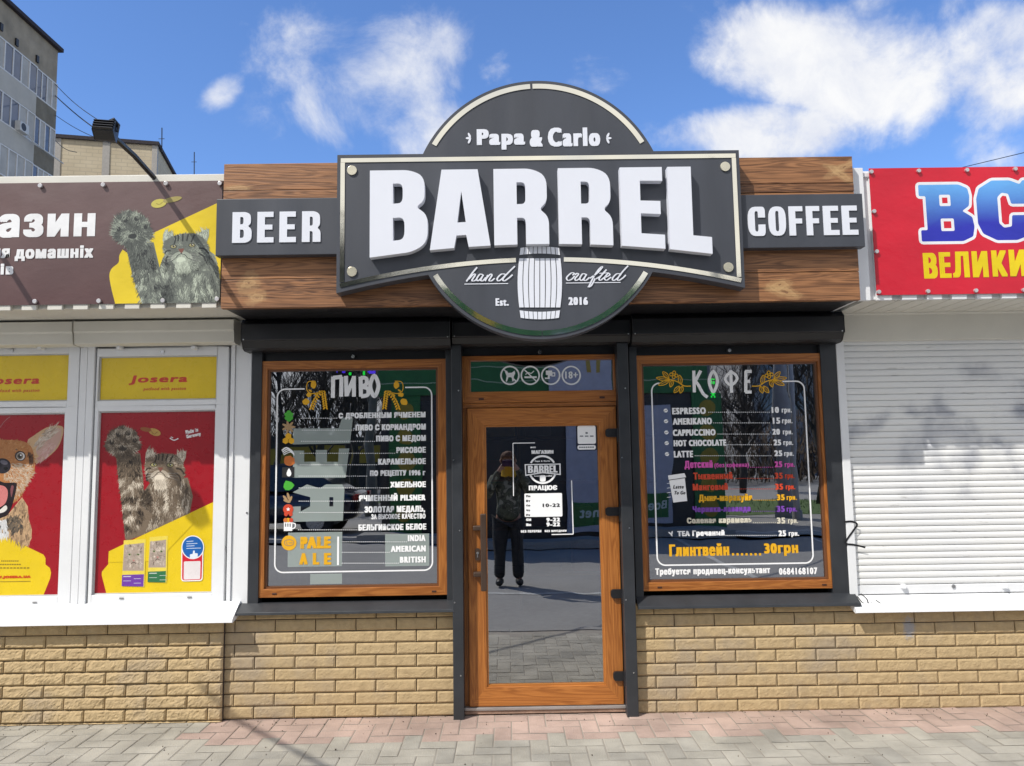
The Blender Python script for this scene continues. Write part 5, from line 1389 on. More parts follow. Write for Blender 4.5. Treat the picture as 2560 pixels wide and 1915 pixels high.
# ================================================================== SHUTTERED KIOSK ON THE RIGHT
kio = thing('kiosk_building', 'white kiosk with a closed roller shutter under a red banner', 'shop', (3.5, 1.5, 0))
XR = 5.2
def kiosk():
    x0 = BR.w(1270, 300, 0)[0]; xq = F_.w(1374, 1450, 0)[0]-.01; zs = BR.w(1700, 172, -.05)[1]
    zj = BR.w(700, 387, 0)[1]; xs = BR.w(506, 355, 0)[0]
    brick_wall(xq, XR, 0, zs+.04, zj, xs, YB, .0042, 8, span=(x0, 9.)).build('brick_base', [brick_y, mortar], kio)
    z1 = BR.w(1700, 80, .02)[1]; xa = BR.w(1275, 150, -.06)[0]
    mb = MB(); mb.prism([(.09, z1), (.02, z1), (-.07, zs+.022), (-.075, zs), (-.065, zs), (0, zs+.02), (.09, z1-.03)], xa, XR); mb.build('sill', white_paint, kio, bevel=.002)
    # shutter
    xg = SH.w(95, 900, .04)[0]; zt = SH.w(400, 296, .03)[1]; zb = SH.w(400, 1500, .03)[1]; zbb = SH.w(400, 1545, .03)[1]
    mb = MB(); n = 39; h = (zt+.01-zb)/n; prof = [(0, .045), (.06, .044), (.10, .036), (.35, .0335), (.65, .0335), (.92, .037), (1, .045)]
    for i in range(n):
        for (a, ya), (b_, yb) in zip(prof, prof[1:]):
            mb.face([(xg-.02, ya, zb+(i+a)*h), (XR, ya, zb+(i+a)*h), (XR, yb, zb+(i+b_)*h), (xg-.02, yb, zb+(i+b_)*h)])
    sh = mb.build('roller_shutter', shutter_paint, kio, smooth=False)
    mb = MB(); mb.box(xg-.015, XR, .03, .06, zbb, zb-.002); mb.build('bottom_bar', white_paint, sh, bevel=.003)
    for (x, k) in ((352, 0), (602, 1), (852, 0)):
        p = SH.w(x, 1510, .02); mb = MB()
        if k: mb.disc(*p, .012, .024, y1=.035)
        else: mb.box(p[0]-.012, p[0]+.012, .008, .032, p[1]-.010, p[1]+.014); mb.disc(p[0], p[1]-.004, .006, -.004, y1=.01)
        mb.build('stopper', steel if k else white_paint, sh, bevel=.002)
    # guide rail and jamb
    xj = SH.w(42, 900, .0)[0]; xk = F_.w(1822, 1000, 0)[0]
    mb = MB(); mb.box(xk+.001, xg-.016, .012, .118, zs+.06, zt+.30); mb.build('guide_rail', white_paint, kio, bevel=.003)
    zt0 = SH.w(400, 140, -.03)[1]
    mb = MB(); mb.prism([(.06, zt0), (-.03, zt0), (-.03, zt+.16), (-.02, zt+.155), (.0, zt-.004), (.06, zt-.004)], xg-.06, XR); mb.build('roller_box', cream_paint, kio, bevel=.003)
    mb = MB(); mb.box(xk+.002, XR, .12, .2, zs, zt0+.1); mb.box(xk+.03, XR, 3.4, 3.5, 0, 3.1); mb.box(XR-.1, XR, .21, 3.39, 0, 3.1); mb.build('wall', cream_paint, kio)
    # sprayed zigzag
    mb = MB(); pts = [(62, 1192), (100, 1190), (124, 1205), (105, 1235), (70, 1285), (72, 1300), (110, 1305), (165, 1318)]
    mb.ribbon([SH.w(x, y, .009) for x, y in smooth_path(pts, 5)], .011, .0095); mb.build('graffiti_mark', black_metal, kio)
    mb = MB()
    for pts in ([(138, 1555), (150, 1590), (172, 1592)], [(160, 1550), (180, 1575), (178, 1592), (196, 1590)], [(150, 1560), (165, 1562)], [(222, 1580), (236, 1592), (248, 1592)]):
        q = []
        for x, y in smooth_path(pts, 4):
            X, Z = SH.w(x, y, -.03); q.append((X, Z))
        t = [(zz-(zs+.022))/(z1-zs-.022) for _, zz in q]
        for i in range(len(q)-1):
            f = lambda j, o: (q[j][0]+o, -.07+.09*t[j]-.002, q[j][1]+.002)
            mb.face([f(i, -.0035), f(i, .0035), f(i+1, .0035), f(i+1, -.0035)])
    mb.build('graffiti_scribble', black_metal, kio)
    # overhang
    Yf = -.42; xe = RB.w(1075, 700, Yf)[0]; zt_ = RB.w(1095, 238, Yf)[1]; zb_ = RB.w(1600, 1132, Yf)[1]
    mb = MB(); mb.box(xe, XR, Yf+.012, Yf+.03, zb_+.008, zt_)
    x = RB.w(1190, 1120, Yf)[0]-.0
    k = 0
    while x < XR: mb.box(x, x+.085, Yf-.012, Yf+.011, zb_, zt_-.05); x += .1425
    mb.build('corrugated_fascia', white_paint, kio, bevel=.002)
    mb = MB(); xc = RB.w(1142, 700, Yf)[0]; mb.box(xe-.03, xc-.02, Yf-.016, Yf+.010, zb_-.002, zt_+.01); mb.box(xe-.045, xe-.032, Yf-.03, Yf+.4, zb_, zt_-.05); mb.build('corner_trim', white_paint, kio, bevel=.003)
    mb = MB(); mb.box(xe-.03, XR, Yf+.0, Yf+.3, zt_-.04, zt_-.012); mb.build('cap_flashing', white_paint, kio, bevel=.003)
    mb = MB(); x = xk; i = 0
    while x < XR: mb.box(x+.002, x+.094, Yf+.03, .118, zb_+.004, zb_+.02); x += .098
    mb.box(xk, XR, Yf+.03, .118, zb_+.022, zb_+.03); mb.build('soffit', cream_paint, kio)
    mb = MB(); mb.box(xe, XR, Yf+.3, 3.4, zt_-.25, zt_-.1); mb.build('roof', cream_paint, kio)
    # red banner
    Y = Yf-.0215; xa = RB.w(1166, 650, Y)[0]; z0 = (RB.w(1200, 1102, Y)[1]+RB.w(2200, 1084, Y)[1])/2; z1 = (RB.w(1145, 228, Y)[1]+RB.w(2200, 206, Y)[1])/2
    A = Art(RB, Y); A.mb = MB(); red = (.62, .010, .030)
    A.mb.col = red
    for i in range(40):
        for j in range(12):
            X = [xa+(XR-xa)*q/40 for q in (i, i+1)]; Z = [z0+(z1-z0)*q/12 for q in (j, j+1)]
            A.mb.face([(X[0], Y, Z[0]), (X[1], Y, Z[0]), (X[1], Y, Z[1]), (X[0], Y, Z[1])])
    A.mb.box(xa, XR, Y+.001, Y+.003, z0, z1)
    # slab letters with a white rim and blue fade (printed so)
    SB = [[(0, 1), (.80, 1), (.97, .93), (1, .80), (.98, .62), (.84, .53), (1.03, .42), (1.06, .25), (1.02, .08), (.82, 0), (0, 0), (0, .2), (.13, .2), (.13, .8), (0, .8)],
          [(.40, .82), (.62, .82), (.62, .62), (.40, .62)], [(.40, .40), (.66, .40), (.66, .18), (.40, .18)]]
    SC = [[(1.02, 1.04), (.85, 1.04), (.80, .97), (.62, 1.04), (.30, 1.04), (.06, .90), (0, .72), (0, .28), (.08, .10), (.32, -.02), (.68, -.02), (.96, .08), (1.05, .3), (1.05, .42), (.62, .42), (.6, .22), (.46, .20), (.38, .28), (.38, .74), (.46, .82), (.58, .80), (.62, .62), (1.02, .62)]]
    for L, a, b, yt, yb in ((SB, 1492, 1842, 336, 728), (SC, 1888, 2275, 322, 712)):
        x0_, x1_ = RB.w(a, 530, Y)[0], RB.w(b, 530, Y)[0]; zz1 = RB.w((a+b)/2, yt, Y)[1]; zz0 = RB.w((a+b)/2, yb, Y)[1]
        f = lambda l: [(x0_+u*(x1_-x0_), zz0+v*(zz1-zz0)) for u, v, in l]
        grad = lambda x, z: lerp((.020, .026, .40), (.13, .40, .80), max(0, min(1, (z-zz0-.30*(zz1-zz0))/(.70*(zz1-zz0)))))
        RL = [f([(u, v) for u, v in rounded([(u, v, .03) for u, v in l])]) for l in L]
        A.mb.col = (.8, .8, .82)
        for k in range(12):
            A.up(); dx, dz = .0165*math.cos(k*math.pi/6), .0165*math.sin(k*math.pi/6); A.mb.poly([[(x+dx, z+dz) for x, z in l] for l in RL], A.y())
        A.up(); A.mb.poly(RL, A.y(), colf=grad)
    yel = (.80, .60, .0)
    for ch, a, b, yt, yb in (('В', 1516, 1613, 808, 985), ('Е', 1626, 1706, 803, 981), ('Л', 1716, 1832, 799, 978), ('И', 1852, 1962, 796, 977), ('К', 1988, 2092, 791, 972), ('И', 2108, 2224, 786, 970)):
        A.text(ch, a, yt, b, yb, yel, .020)
    ban = tag(A.mb.build('advertising_banner', banner_mat), 'glossy red vinyl banner with big blue and yellow Cyrillic letters', 'banner')
    for (x, y) in ((1157, 247), (1485, 240), (1818, 235), (2152, 227), (1176, 520), (1194, 798), (1209, 1077), (1549, 1073), (1880, 1068), (2212, 1064)):
        p = RB.w(x, y, Y-.008); mb = MB(); mb.disc(*p, .0115, Y-.013, n=14, y1=Y+.001); mb.build('eyelet', MATS['eyelet_metal'], ban, bevel=.004)
kiosk()

# ================================================================== FLOODLIGHTS ON ARMS
def floodlight():
    Ya = -.40; bx, bz = W(392, 452, Ya); y1 = -1.02; tx, tz = W(270, 328, y1)
    t = thing('floodlight', 'black floodlight on a long arm reaching out above the cat banner', 'floodlight', (bx, Ya, bz), group='floodlights on arms over the banner')
    d = Vector((tx-bx, y1-Ya, tz-bz))
    mb = MB(); mb.tube([(0, .1, -.06), (0, 0, 0), d*.5+Vector((0, 0, .012)), d*.93], .0145, 10); mb.build('arm', black_metal, t, local=True)
    mb = MB(); mb.box(-.025, .025, -.03, .13, -.075, -.06); mb.build('bracket', black_metal, t, local=True, bevel=.003)
    M = Matrix.Translation(d) @ Matrix.Rotation(rad(12), 4, 'Z') @ Matrix.Rotation(rad(-28), 4, 'X')
    def put(mb, name, m, bevel=.004, par=None):
        mb.v = [tuple(M @ (Vector(v)*.72)) for v in mb.v]; return mb.build(name, m, par or t, local=True, bevel=bevel)
    mb = MB(); mb.prism([(-.05, .045), (.035, .055), (.045, .02), (.045, -.05), (.03, -.06), (-.05, -.05)], -.082, .052); hs = put(mb, 'housing', black_metal)
    mb = MB()
    for k in range(4): mb.box(-.08, .05, -.07, -.05, -.045+k*.024, -.039+k*.024)
    put(mb, 'cooling_fins', black_metal, .001, hs)
    mb = MB(); mb.box(-.07, .04, .0455, .05, -.045, .016); put(mb, 'lens', pm('lens_glass', (.2, .2, .2), .1), .001, hs)
    mb = MB(); mb.tube([(.06, 0, 0), (.064, -.02, .055), (.0, -.02, .070), (-.03, -.02, .058)], .008, 8); put(mb, 'yoke', black_metal, 0)
    mb = MB(); mb.tube([d+Vector((.01, -.01, .045)), d+Vector((.025, 0, .062)), d+Vector((.04, .02, .04)), d*.9+Vector((.015, 0, .02))], .009, 8); mb.build('cable', black_metal, t, local=True)
    c = copy_tree(t); c.location = (bx-1.15, Ya, bz); c['label'] = 'black floodlight on a long arm farther along, past the end of the banner words'
floodlight()

# ================================================================== BUILDINGS BEHIND
def apartment():
    Yc = 44.3; conc = pm('panel_concrete', (.30, .25, .18), .95, var=.28, scale=.9, bump=.3, bscale=8)
    conc2 = pm('panel_pale', (.46, .43, .37), .9, var=.12, scale=.8); conc3 = pm('panel_dark', (.19, .165, .12), .95, var=.25, scale=1.2)
    pane = pm('pane_grey_blue', (.10, .12, .16), .08, var=.35, scale=.6, spec=.8); fr = pm('pvc_frame', (.62, .60, .56), .5)
    curt = pm('curtain', (.42, .40, .36), .8, var=.2, scale=1.)
    z = lambda y: AP.w(492, y, Yc)[1]
    X = W(138, 300, Yc)[0]; zr, w1, b1, w2, b2 = z(458), z(762), z(1003), z(1172), z(1398)
    pit = w1-w2; gh = w1-b1
    t = thing('apartment_building', 'tall grey panel apartment block with glazed loggias at the far left', 'apartment block', (X-6, 34, 0))
    mb = MB(); mb.box(X-12, X-.02, 18, Yc, 0, zr-.02); mb.build('wall', conc, t)
    mb = MB(); mb.box(X-12.2, X+.25, 17.8, Yc+.2, zr-.03, zr+.22); mb.build('roof', pm('roof_edge', (.03, .025, .03), .9), t)
    rnd = random.Random(6)
    bays = [(26.0, 30.9), (31.0, 36.4), (36.5, 42.0), (42.08, Yc-.02)]
    for f in range(5):
        top, bot = w1-f*pit, w1-f*pit-gh
        for bi, (ya, yb) in enumerate(bays):
            prj = .10 if bi % 2 == 0 else .02
            mb = MB(); mb.box(X-.02, X+prj+.05, ya, yb, bot-(pit-gh)+.02, bot-.02)
            mb.build('balcony_panel', conc2 if (f == 1 and bi == 2) or (f + bi) % 4 == 2 else (conc3 if (bi == 3 or f == 0) else conc), t, bevel=.01)
            n = 4 if bi == 3 else 7
            mb = MB(); mb.box(X-.01, X+prj+.06, ya, yb, top-.09, top); mb.box(X-.01, X+prj+.06, ya, yb, bot-.02, bot+.07)
            for i in range(n+1): yy = ya+(yb-ya)*i/n; mb.box(X-.01, X+prj+.06, max(ya, yy-.05), min(yb, yy+.05), bot+.07, top-.09)
            w = mb.build('window', fr, t)
            for i in range(n):
                p, q = ya+(yb-ya)*i/n+.05, ya+(yb-ya)*(i+1)/n-.05
                mb = MB(); mb.face([(X+prj+.02, p, bot+.07), (X+prj+.02, q, bot+.07), (X+prj+.02, q, top-.09), (X+prj+.02, p, top-.09)]); mb.build('pane', curt if rnd.random() < .45 else pane, w)
    # balcony on the parapet: small vent holes and roof drip
    for (x, y) in ((335, 535), (150, 385), (10, 245)):
        u, v = AP.px(x, y); d = ray(u, v); s = (X+.02-CAM.x)/d.x; p = CAM+d*s
        mb = MB(); mb.box(X-.02, X+.08, p.y-.12, p.y+.12, p.z-.2, p.z+.25); mb.build('vent', black_metal, t)
    # air conditioner hung on the panel
    u, v = AP.px(200, 1150); d = ray(u, v); s = (X+.3-CAM.x)/d.x; p = CAM+d*s
    ac = thing('air_conditioner', 'white outdoor air conditioner unit under the loggia windows', 'air conditioner', p)
    mb = MB(); mb.box(-.22, .16, -.42, .42, -.3, .3); mb.build('casing', pm('ac_white', (.55, .55, .53), .5), ac, local=True, bevel=.02)
    mb = MB(); mb.v = []; 
    for i in range(20):
        a0, a1 = 2*math.pi*i/20, 2*math.pi*(i+1)/20
        mb.face([(.165, -.1, 0), (.165, -.1+.24*math.cos(a0), .24*math.sin(a0)), (.165, -.1+.24*math.cos(a1), .24*math.sin(a1))])
    mb.build('fan_grille', black_metal, ac, local=True)
    mb = MB(); mb.tube([(.1, .42, -.2), (.12, .9, -.5), (.1, 2.2, -.55), (.1, 4.2, -.6)], .04, 6); mb.build('pipe', pm('ac_white', (.5, .5, .5)), ac, local=True)
    # overhead cables from the corner down to the pole behind the kiosk
    for i, ((xa, ya), (xb, yb), r, lb) in enumerate((((500, 760), (900, 1090), .022, 'topmost thin cable running down from the corner of the grey block'), ((497, 860), (1060, 1290), .035, 'thick cable running down from the corner of the grey block'),
                                     ((497, 1035), (1000, 1290), .020, 'cable below the thick one running down from the grey block'), ((497, 1262), (690, 1370), .020, 'lowest short cable near the foot of the grey block'))):
        P0 = W(*AP.px(xa, ya), Yc-.1); P1 = W(*AP.px(xb, yb), 34); mb = MB()
        a, b = Vector((P0[0], Yc-.1, P0[1])), Vector((P1[0], 34, P1[1]))
        mb.tube([a.lerp(b, q/12)+Vector((0, 0, -.5*math.sin(math.pi*q/12)*.35)) for q in range(13)], r, 5)
        tag(mb.build('overhead_cable', black_metal), lb, 'cable', 'overhead cables at the left')
    a = W(2400, 420, 20); b = W(2600, 372, 16); mb = MB(); mb.tube([(a[0], 20, a[1]), (b[0], 16, b[1])], .012, 5)
    tag(mb.build('overhead_cable', black_metal), 'single thin cable crossing the clouds above the red banner', 'cable')
apartment()

def shadow_cable():  # unseen cable, added and placed for its soft shadow on the paving
    p1, p2 = Vector((-1.62, 0, 0)), Vector((-.88, -.76, 0)); dr_ = (p2-p1).normalized(); up = -SUN*5.6
    mb = MB(); mb.tube([p1+up-dr_*.12, p1+up+dr_*2, p1+up+dr_*9], .017, 6)
    tag(mb.build('overhead_cable', black_metal), 'unseen cable added overhead to cast the soft shadow line across the paving', 'cable')
shadow_cable()

def brick_block():
    D = 58.; c = W(392, 364, D)
    bm_ = bpy.data.materials.new('cream_brickwork'); bm_.use_nodes = True; k = N(bm_.node_tree); b = bm_.node_tree.nodes['Principled BSDF']
    co = k.n('ShaderNodeTexCoord').outputs['Object']; sp = k.n('ShaderNodeSeparateXYZ', {0: co})
    v = k.n('ShaderNodeCombineXYZ', {0: k.math('ADD', sp.outputs[0], sp.outputs[1]), 1: sp.outputs[2], 2: 0.})
    br = k.n('ShaderNodeTexBrick', {'Vector': v.outputs[0], 'Color1': (.52, .44, .30, 1), 'Color2': (.45, .37, .25, 1), 'Mortar': (.33, .28, .21, 1), 'Scale': 1.0, 'Mortar Size': .035, 'Brick Width': .9, 'Row Height': .33})
    bm_.node_tree.links.new(k.mix(.6, br.outputs[0], k.ramp(k.noise(co, .5, 5), [(.3, (.55, .47, .33)), (.7, (.66, .58, .43))]), 'MULTIPLY'), b.inputs['Base Color']); b.inputs['Roughness'].default_value = .95
    bm_.node_tree.links.new(k.mix(.5, br.outputs[0], k.ramp(k.noise(co, .5, 5), [(.3, (.42, .36, .25)), (.7, (.60, .52, .38))])), b.inputs['Base Color'])
    t = thing('apartment_building', 'cream brick apartment block with flat roof half hidden behind the banner', 'apartment block', (c[0], D, 0), rz=rad(13))
    h = c[1]; s = MB(); s.box(-16, 0, 0, 17, 0, h); s.build('wall', bm_, t, local=True)
    s = MB(); s.box(-16.2, .2, -.2, 17.2, h+.002, h+.30); s.build('roof', pm('roof_edge', (.03, .025, .03)), t, local=True)
    grey = pm('panel_joint', (.36, .34, .31), .9)
    for x in (-7.6, -3.9): s = MB(); s.box(x-.28, x+.28, -.06, .0, 0, h); s.build('pilaster', grey, t, local=True)
    s = MB(); s.box(-.35, .07, -.07, .35, 0, h); s.build('corner_strip', grey, t, local=True)
    for y in (4.2, 6.6): s = MB(); s.box(-.01, .05, y, y+1.1, h-5.6, h-5.0); s.build('window', black_metal, t, local=True)
    for (x, yt, yb, Y, lb) in ((1457, 1150, 1325, 58.5, 'thin rooftop antenna at the corner of the cream brick block'), (1748, 1368, 1535, 66, 'thin rooftop antenna farther back on the cream brick block')):
        p0 = W(*AP.px(x, yb), Y); p1 = W(*AP.px(x, yt), Y); mb = MB(); mb.tube([(p0[0], Y, p0[1]-.4), (p1[0], Y, p1[1])], .045, 6)
        mb.box(p1[0]-.25, p1[0]+.25, Y-.02, Y+.02, p1[1]-1.0, p1[1]-.96); tag(mb.build('antenna', black_metal), lb, 'antenna')
brick_block()

# ================================================================== INSIDE THE SHOP
def inside():
    shelf = thing('display_shelf', 'dark wooden shelf of goods seen dimly through the shop glass', 'shelf', (.1, 3.2, 0))
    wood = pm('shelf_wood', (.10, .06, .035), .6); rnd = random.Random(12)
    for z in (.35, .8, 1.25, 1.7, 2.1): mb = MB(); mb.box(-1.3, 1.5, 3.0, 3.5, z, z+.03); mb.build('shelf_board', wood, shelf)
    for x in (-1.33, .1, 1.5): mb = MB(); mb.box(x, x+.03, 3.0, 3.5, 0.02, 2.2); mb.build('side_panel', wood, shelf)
    cols = [((.35, .03, .02), 'red'), ((.45, .30, .04), 'ochre'), ((.30, .28, .25), 'grey'), ((.12, .07, .03), 'brown')]
    for j, z in enumerate((.38, .83, 1.28, 1.73)):
        for i in range(6):
            if rnd.random() < .25: continue
            x = -1.2+i*.46; h = rnd.uniform(.18, .34); w = rnd.uniform(.2, .36); c, nm = cols[(i+j) % 4]
            mb = MB(); mb.box(x, x+w, 3.05, 3.35, z+.001, z+h); mb.box(x+.01, x+w-.01, 3.06, 3.34, z+h, z+h+.012)
            tag(mb.build('carton', pm('carton_'+nm, c, .6), bevel=.006), 'dim %s carton on the shelves behind the shop glass' % nm, 'carton', 'cartons on the shop shelf')
    ctr = thing('counter', 'dark bar counter standing deep inside the shop', 'counter', (-.9, 2.0, 0))
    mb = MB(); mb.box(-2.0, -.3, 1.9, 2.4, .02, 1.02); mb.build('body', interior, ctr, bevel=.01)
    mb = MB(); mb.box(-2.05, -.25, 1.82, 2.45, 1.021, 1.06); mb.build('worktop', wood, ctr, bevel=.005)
    blue = emis('led_blue', (.10, .03, 1.), 1.6); green = emis('led_green', (.02, 1., .08), 1.6)
    t = thing('led_sign', 'small dark LED display lit blue behind the beer menu title', 'LED sign', WL.w(730, 170, .16) and (WL.w(730, 170, .16)[0], .16, WL.w(730, 170, .16)[1]))
    Y = .15
    b = WL.box(695, 118, 785, 250, Y); mb = MB(); mb.box(b[0], b[1], Y+.004, Y+.03, b[2], b[3]); mb.build('housing', black_metal, t)
    mb = MB()
    for (x0, y0, x1, y1) in ((606, 122, 676, 128), (606, 122, 612, 180), (640, 140, 660, 182), (670, 128, 690, 165), (612, 150, 640, 160), (735, 130, 768, 136), (735, 150, 768, 156), (800, 128, 806, 178), (840, 120, 866, 165), (806, 168, 850, 186)):
        b = WL.box(x0, y0, x1, y1, Y); mb.face([(b[0], Y, b[2]), (b[1], Y, b[2]), (b[1], Y, b[3]), (b[0], Y, b[3])])
    mb.build('display_segments', blue, t)
    mb = MB()
    for (x0, y0, x1, y1) in ((682, 178, 698, 196), (770, 170, 784, 196)):
        b = WL.box(x0, y0, x1, y1, Y); mb.face([(b[0], Y, b[2]), (b[1], Y, b[2]), (b[1], Y, b[3]), (b[0], Y, b[3])])
    mb.build('green_segments', green, t)
    p = KF.w(970, 350, Y); t = thing('led_sign', 'small dark LED display lit green behind the coffee menu title', 'LED sign', (p[0], Y, p[1]))
    b = KF.box(895, 185, 1055, 545, Y); mb = MB(); mb.poly([rounded([(b[0], b[2], .01), (b[1], b[2]+.03, .02), (b[1], b[3], .02), (b[0], b[3], .02)])], Y+.004, Y+.03); mb.build('housing', black_metal, t)
    mb = MB()
    for (x0, y0, x1, y1) in ((932, 245, 990, 262), (932, 262, 944, 318), (955, 280, 985, 318), (932, 430, 992, 446), (945, 446, 980, 470), (932, 470, 952, 495), (972, 470, 992, 495)):
        b = KF.box(x0, y0, x1, y1, Y); mb.face([(b[0], Y, b[2]), (b[1], Y, b[2]), (b[1], Y, b[3]), (b[0], Y, b[3])])
    mb.build('display_segments', green, t)
inside()

# ================================================================== THE STREET OPPOSITE (seen in the glass)
def MW(u, v, y):                       # the point at depth y in front of the shop whose mirror image falls on the pixel
    return W(u, v, .12-y)
def street():
    yk = -9.9; gm = pm('kiosk_green', (.018, .125, .028), .5, var=.15); seam = pm('seam_light', (.30, .38, .25), .6)
    x0, x1 = MW(952, 1000, yk)[0], MW(1762, 1000, yk)[0]; zs = MW(1100, 990, yk)[1]; ztop = zs+1.85
    k = thing('green_kiosk', 'green clad kiosk across the street mirrored in the shop glass', 'kiosk', ((x0+x1)/2, yk-1.5, 0))
    mb = MB(); mb.box(x0, x1, yk-3, yk-.02, 0, zs); mb.build('wall', pm('kiosk_dark', (.034, .030, .027), .5), k)
    mb = MB(); mb.box(x0-.05, x1+.05, yk-3.1, yk+.05, zs+.002, ztop)
    for i in range(1, 7): z = zs+i*.26; mb.box(x0-.055, x1+.055, yk+.04, yk+.056, z, z+.018, 1)
    mb.build('fascia', [gm, seam], k)
    for a, b in ((977, 1050), (1690, 1762)):
        mb = MB(); mb.box(MW(a, 0, yk)[0], MW(b, 0, yk)[0], yk-.02, yk+.03, .02, zs-.002); o = mb.build('post', gm, k)
        for j in range(5):
            m2 = MB(); cx = (MW(a, 0, yk)[0]+MW(b, 0, yk)[0])/2; n = 16; zc = .5+j*.48
            m2.face([(cx+.17*math.cos(2*math.pi*i/n), yk+.034, zc+.17*math.sin(2*math.pi*i/n)) for i in range(n)][::-1]); m2.build('yellow_disc', pm('disc_ochre', (.30, .22, .02), .6), o)
    for k_, (a_, b_) in enumerate(((.12, .20), (.30, .36), (.78, .84))):
        mb = MB(); w_ = x1-x0; mb.box(x0+w_*a_, x0+w_*b_, yk+.05, yk+.075, ztop-.75, ztop-.12); mb.build('yellow_patch', pm('patch_yellow', (.55, .36, .05), .6), k)
    mb = MB(); xa = x0+.9; mb.face([(xa, yk+.06, ztop-.05), (xa+.35, yk+.06, ztop-.05), (xa+.15, yk+.06, zs+.9), (xa+.6, yk+.06, zs+.35)]); mb.build('arrow_mark', pm('disc_ochre', (.3, .2, .02)), k)
    # wide advertising panel: pale field with a teal figure and green foot reading "Все ... net"
    a, b = MW(1417, 1200, yk)[0], MW(1680, 1200, yk)[0]; zt, zb = zs-.25, MW(1500, 1312, yk)[1]
    pan = tag(thing('billboard', 'pale advertising panel with teal figure and green foot on the mirrored kiosk', 'panel', ((a+b)/2, yk, zb)))
    mb = MB(); mb.box(a, b, yk-.01, yk+.05, zb, zt); mb.build('panel', pm('panel_pale_lilac', (.36, .36, .42), .5), pan)
    mb = MB(); mb.box(a+.08, b-.08, yk+.052, yk+.056, zb+.12, zb+.62); mb.build('green_foot', gm, pan)
    mb = MB(); xm = (a+b)/2-.1
    mb.face([(xm-.25, yk+.058, zb+.66), (xm+.35, yk+.058, zb+.66), (xm+.30, yk+.058, zb+1.4), (xm+.42, yk+.058, zt-.2), (xm-.05, yk+.058, zt-.2)][::-1]); mb.build('teal_figure', pm('teal_print', (.03, .10, .12), .6), pan)
    mb = MB(); text(mb, 'Все', a+.12, a+.52, zb+.28, zb+.46, 0, 0, .02); text(mb, 'net', b-.60, b-.2, zb+.28, zb+.46, 0, 0, .02)
    cx = (a+b)/2; mb.v = [(2*cx-x, yk+.060-y*0+abs(y), z) for x, y, z in mb.v]
    mb.build('panel_lettering', pm('panel_white', (.5, .55, .5), .6), pan)
    pa, pb = MW(1372, 940, yk)[0], MW(1530, 940, yk)[0]
    sg = thing('billboard', 'pale lilac board with one ochre letter over the mirrored kiosk front', 'sign', ((pa+pb)/2, yk+.1, zs+.1))
    mb = MB(); mb.box(pa, pb, yk+.06, yk+.12, zs+.05, zs+.95); mb.build('board', pm('board_lilac', (.40, .39, .45), .5), sg)
    mb = MB(); xm = MW(1480, 940, yk)[0]; text(mb, 'П', xm-.15, xm+.15, zs+.42, zs+.78, 0, 0, .05); mb.v = [(2*xm-x, yk+.123+abs(y), z) for x, y, z in mb.v]; mb.build('letter', pm('letter_ochre', (.40, .27, .05), .6), sg)
    mb = MB(); mb.box(x0-.3, x1+.3, yk+.06, yk+.7, 0, .14); mb.build('step', concrete, k)
    # poles
    for (u, w, y, lb, c) in ((1768, .24, -14, 'thick grey street pole mirrored beside the coffee title', (.16, .16, .18)), (1952, .34, -13, 'broad pale grey column mirrored at the right of the coffee menu', (.30, .30, .33)), (1978, .12, -12.4, 'slim pale post mirrored next to the broad column', (.42, .42, .45))):
        x = MW(u, 1000, y)[0]; t = thing('street_pole', lb, 'pole', (x, y, 0)); mb = MB(); mb.tube([(0, 0, 0), (0, 0, 8.5)], [w/2, w/2*.8], 14); mb.build('shaft', pm('pole_'+str(u), c, .7), t, local=True, smooth=True)
        mb = MB(); mb.tube([(0, 0, 0), (0, 0, .25)], w*.75, 14); mb.build('base', concrete, t, local=True)
    # bare trees
    bark = pm('bark', (.055, .045, .038), .95, var=.3, scale=4, bump=.6); bark2 = pm('bark_pale', (.17, .16, .13), .95, var=.3, scale=3, bump=.5)
    def tree(name, lb, x, y, h, seed, m, spread=.55, n0=7, tw=.16):
        rnd = random.Random(seed); t = thing(name, lb, 'tree', (x, y, 0), 'bare trees across the street')
        tr = MB(); br = MB()
        pts = [Vector((0, 0, 0))]; 
        for i in range(8): pts.append(pts[-1]+Vector((rnd.uniform(-.12, .12), rnd.uniform(-.12, .12), h/8)))
        tr.tube(pts, [tw*(1-.8*i/8) for i in range(9)], 8)
        def grow(p, d, l, r, lev):
            q = [p]
            for i in range(4):
                d = (d+Vector((rnd.uniform(-.22, .22), rnd.uniform(-.22, .22), rnd.uniform(-.05, .18)))).normalized(); q.append(q[-1]+d*l/4)
            br.tube(q, [r*(1-.7*i/4) for i in range(5)], 4 if lev else 5, cap=False)
            if lev < 3:
                for i in range((7, 6, 4)[lev]):
                    s = q[1+int(rnd.random()*3.99)]; a = rnd.uniform(0, 6.28)
                    grow(s, (d+Vector((math.cos(a), math.sin(a), rnd.uniform(-.1, .5)))*.75).normalized(), l*rnd.uniform(.45, .65), max(.006, r*.5), lev+1)
        for i in range(n0*2+4):
            s = pts[2+int(rnd.random()*6.99)]; a = rnd.uniform(0, 6.28)
            grow(s, Vector((math.cos(a)*spread, math.sin(a)*spread, .75)).normalized(), h*rnd.uniform(.22, .40), tw*.38, 0)
        tr.build('trunk', m, t, local=True, smooth=True); br.build('crown', m, t, local=True)
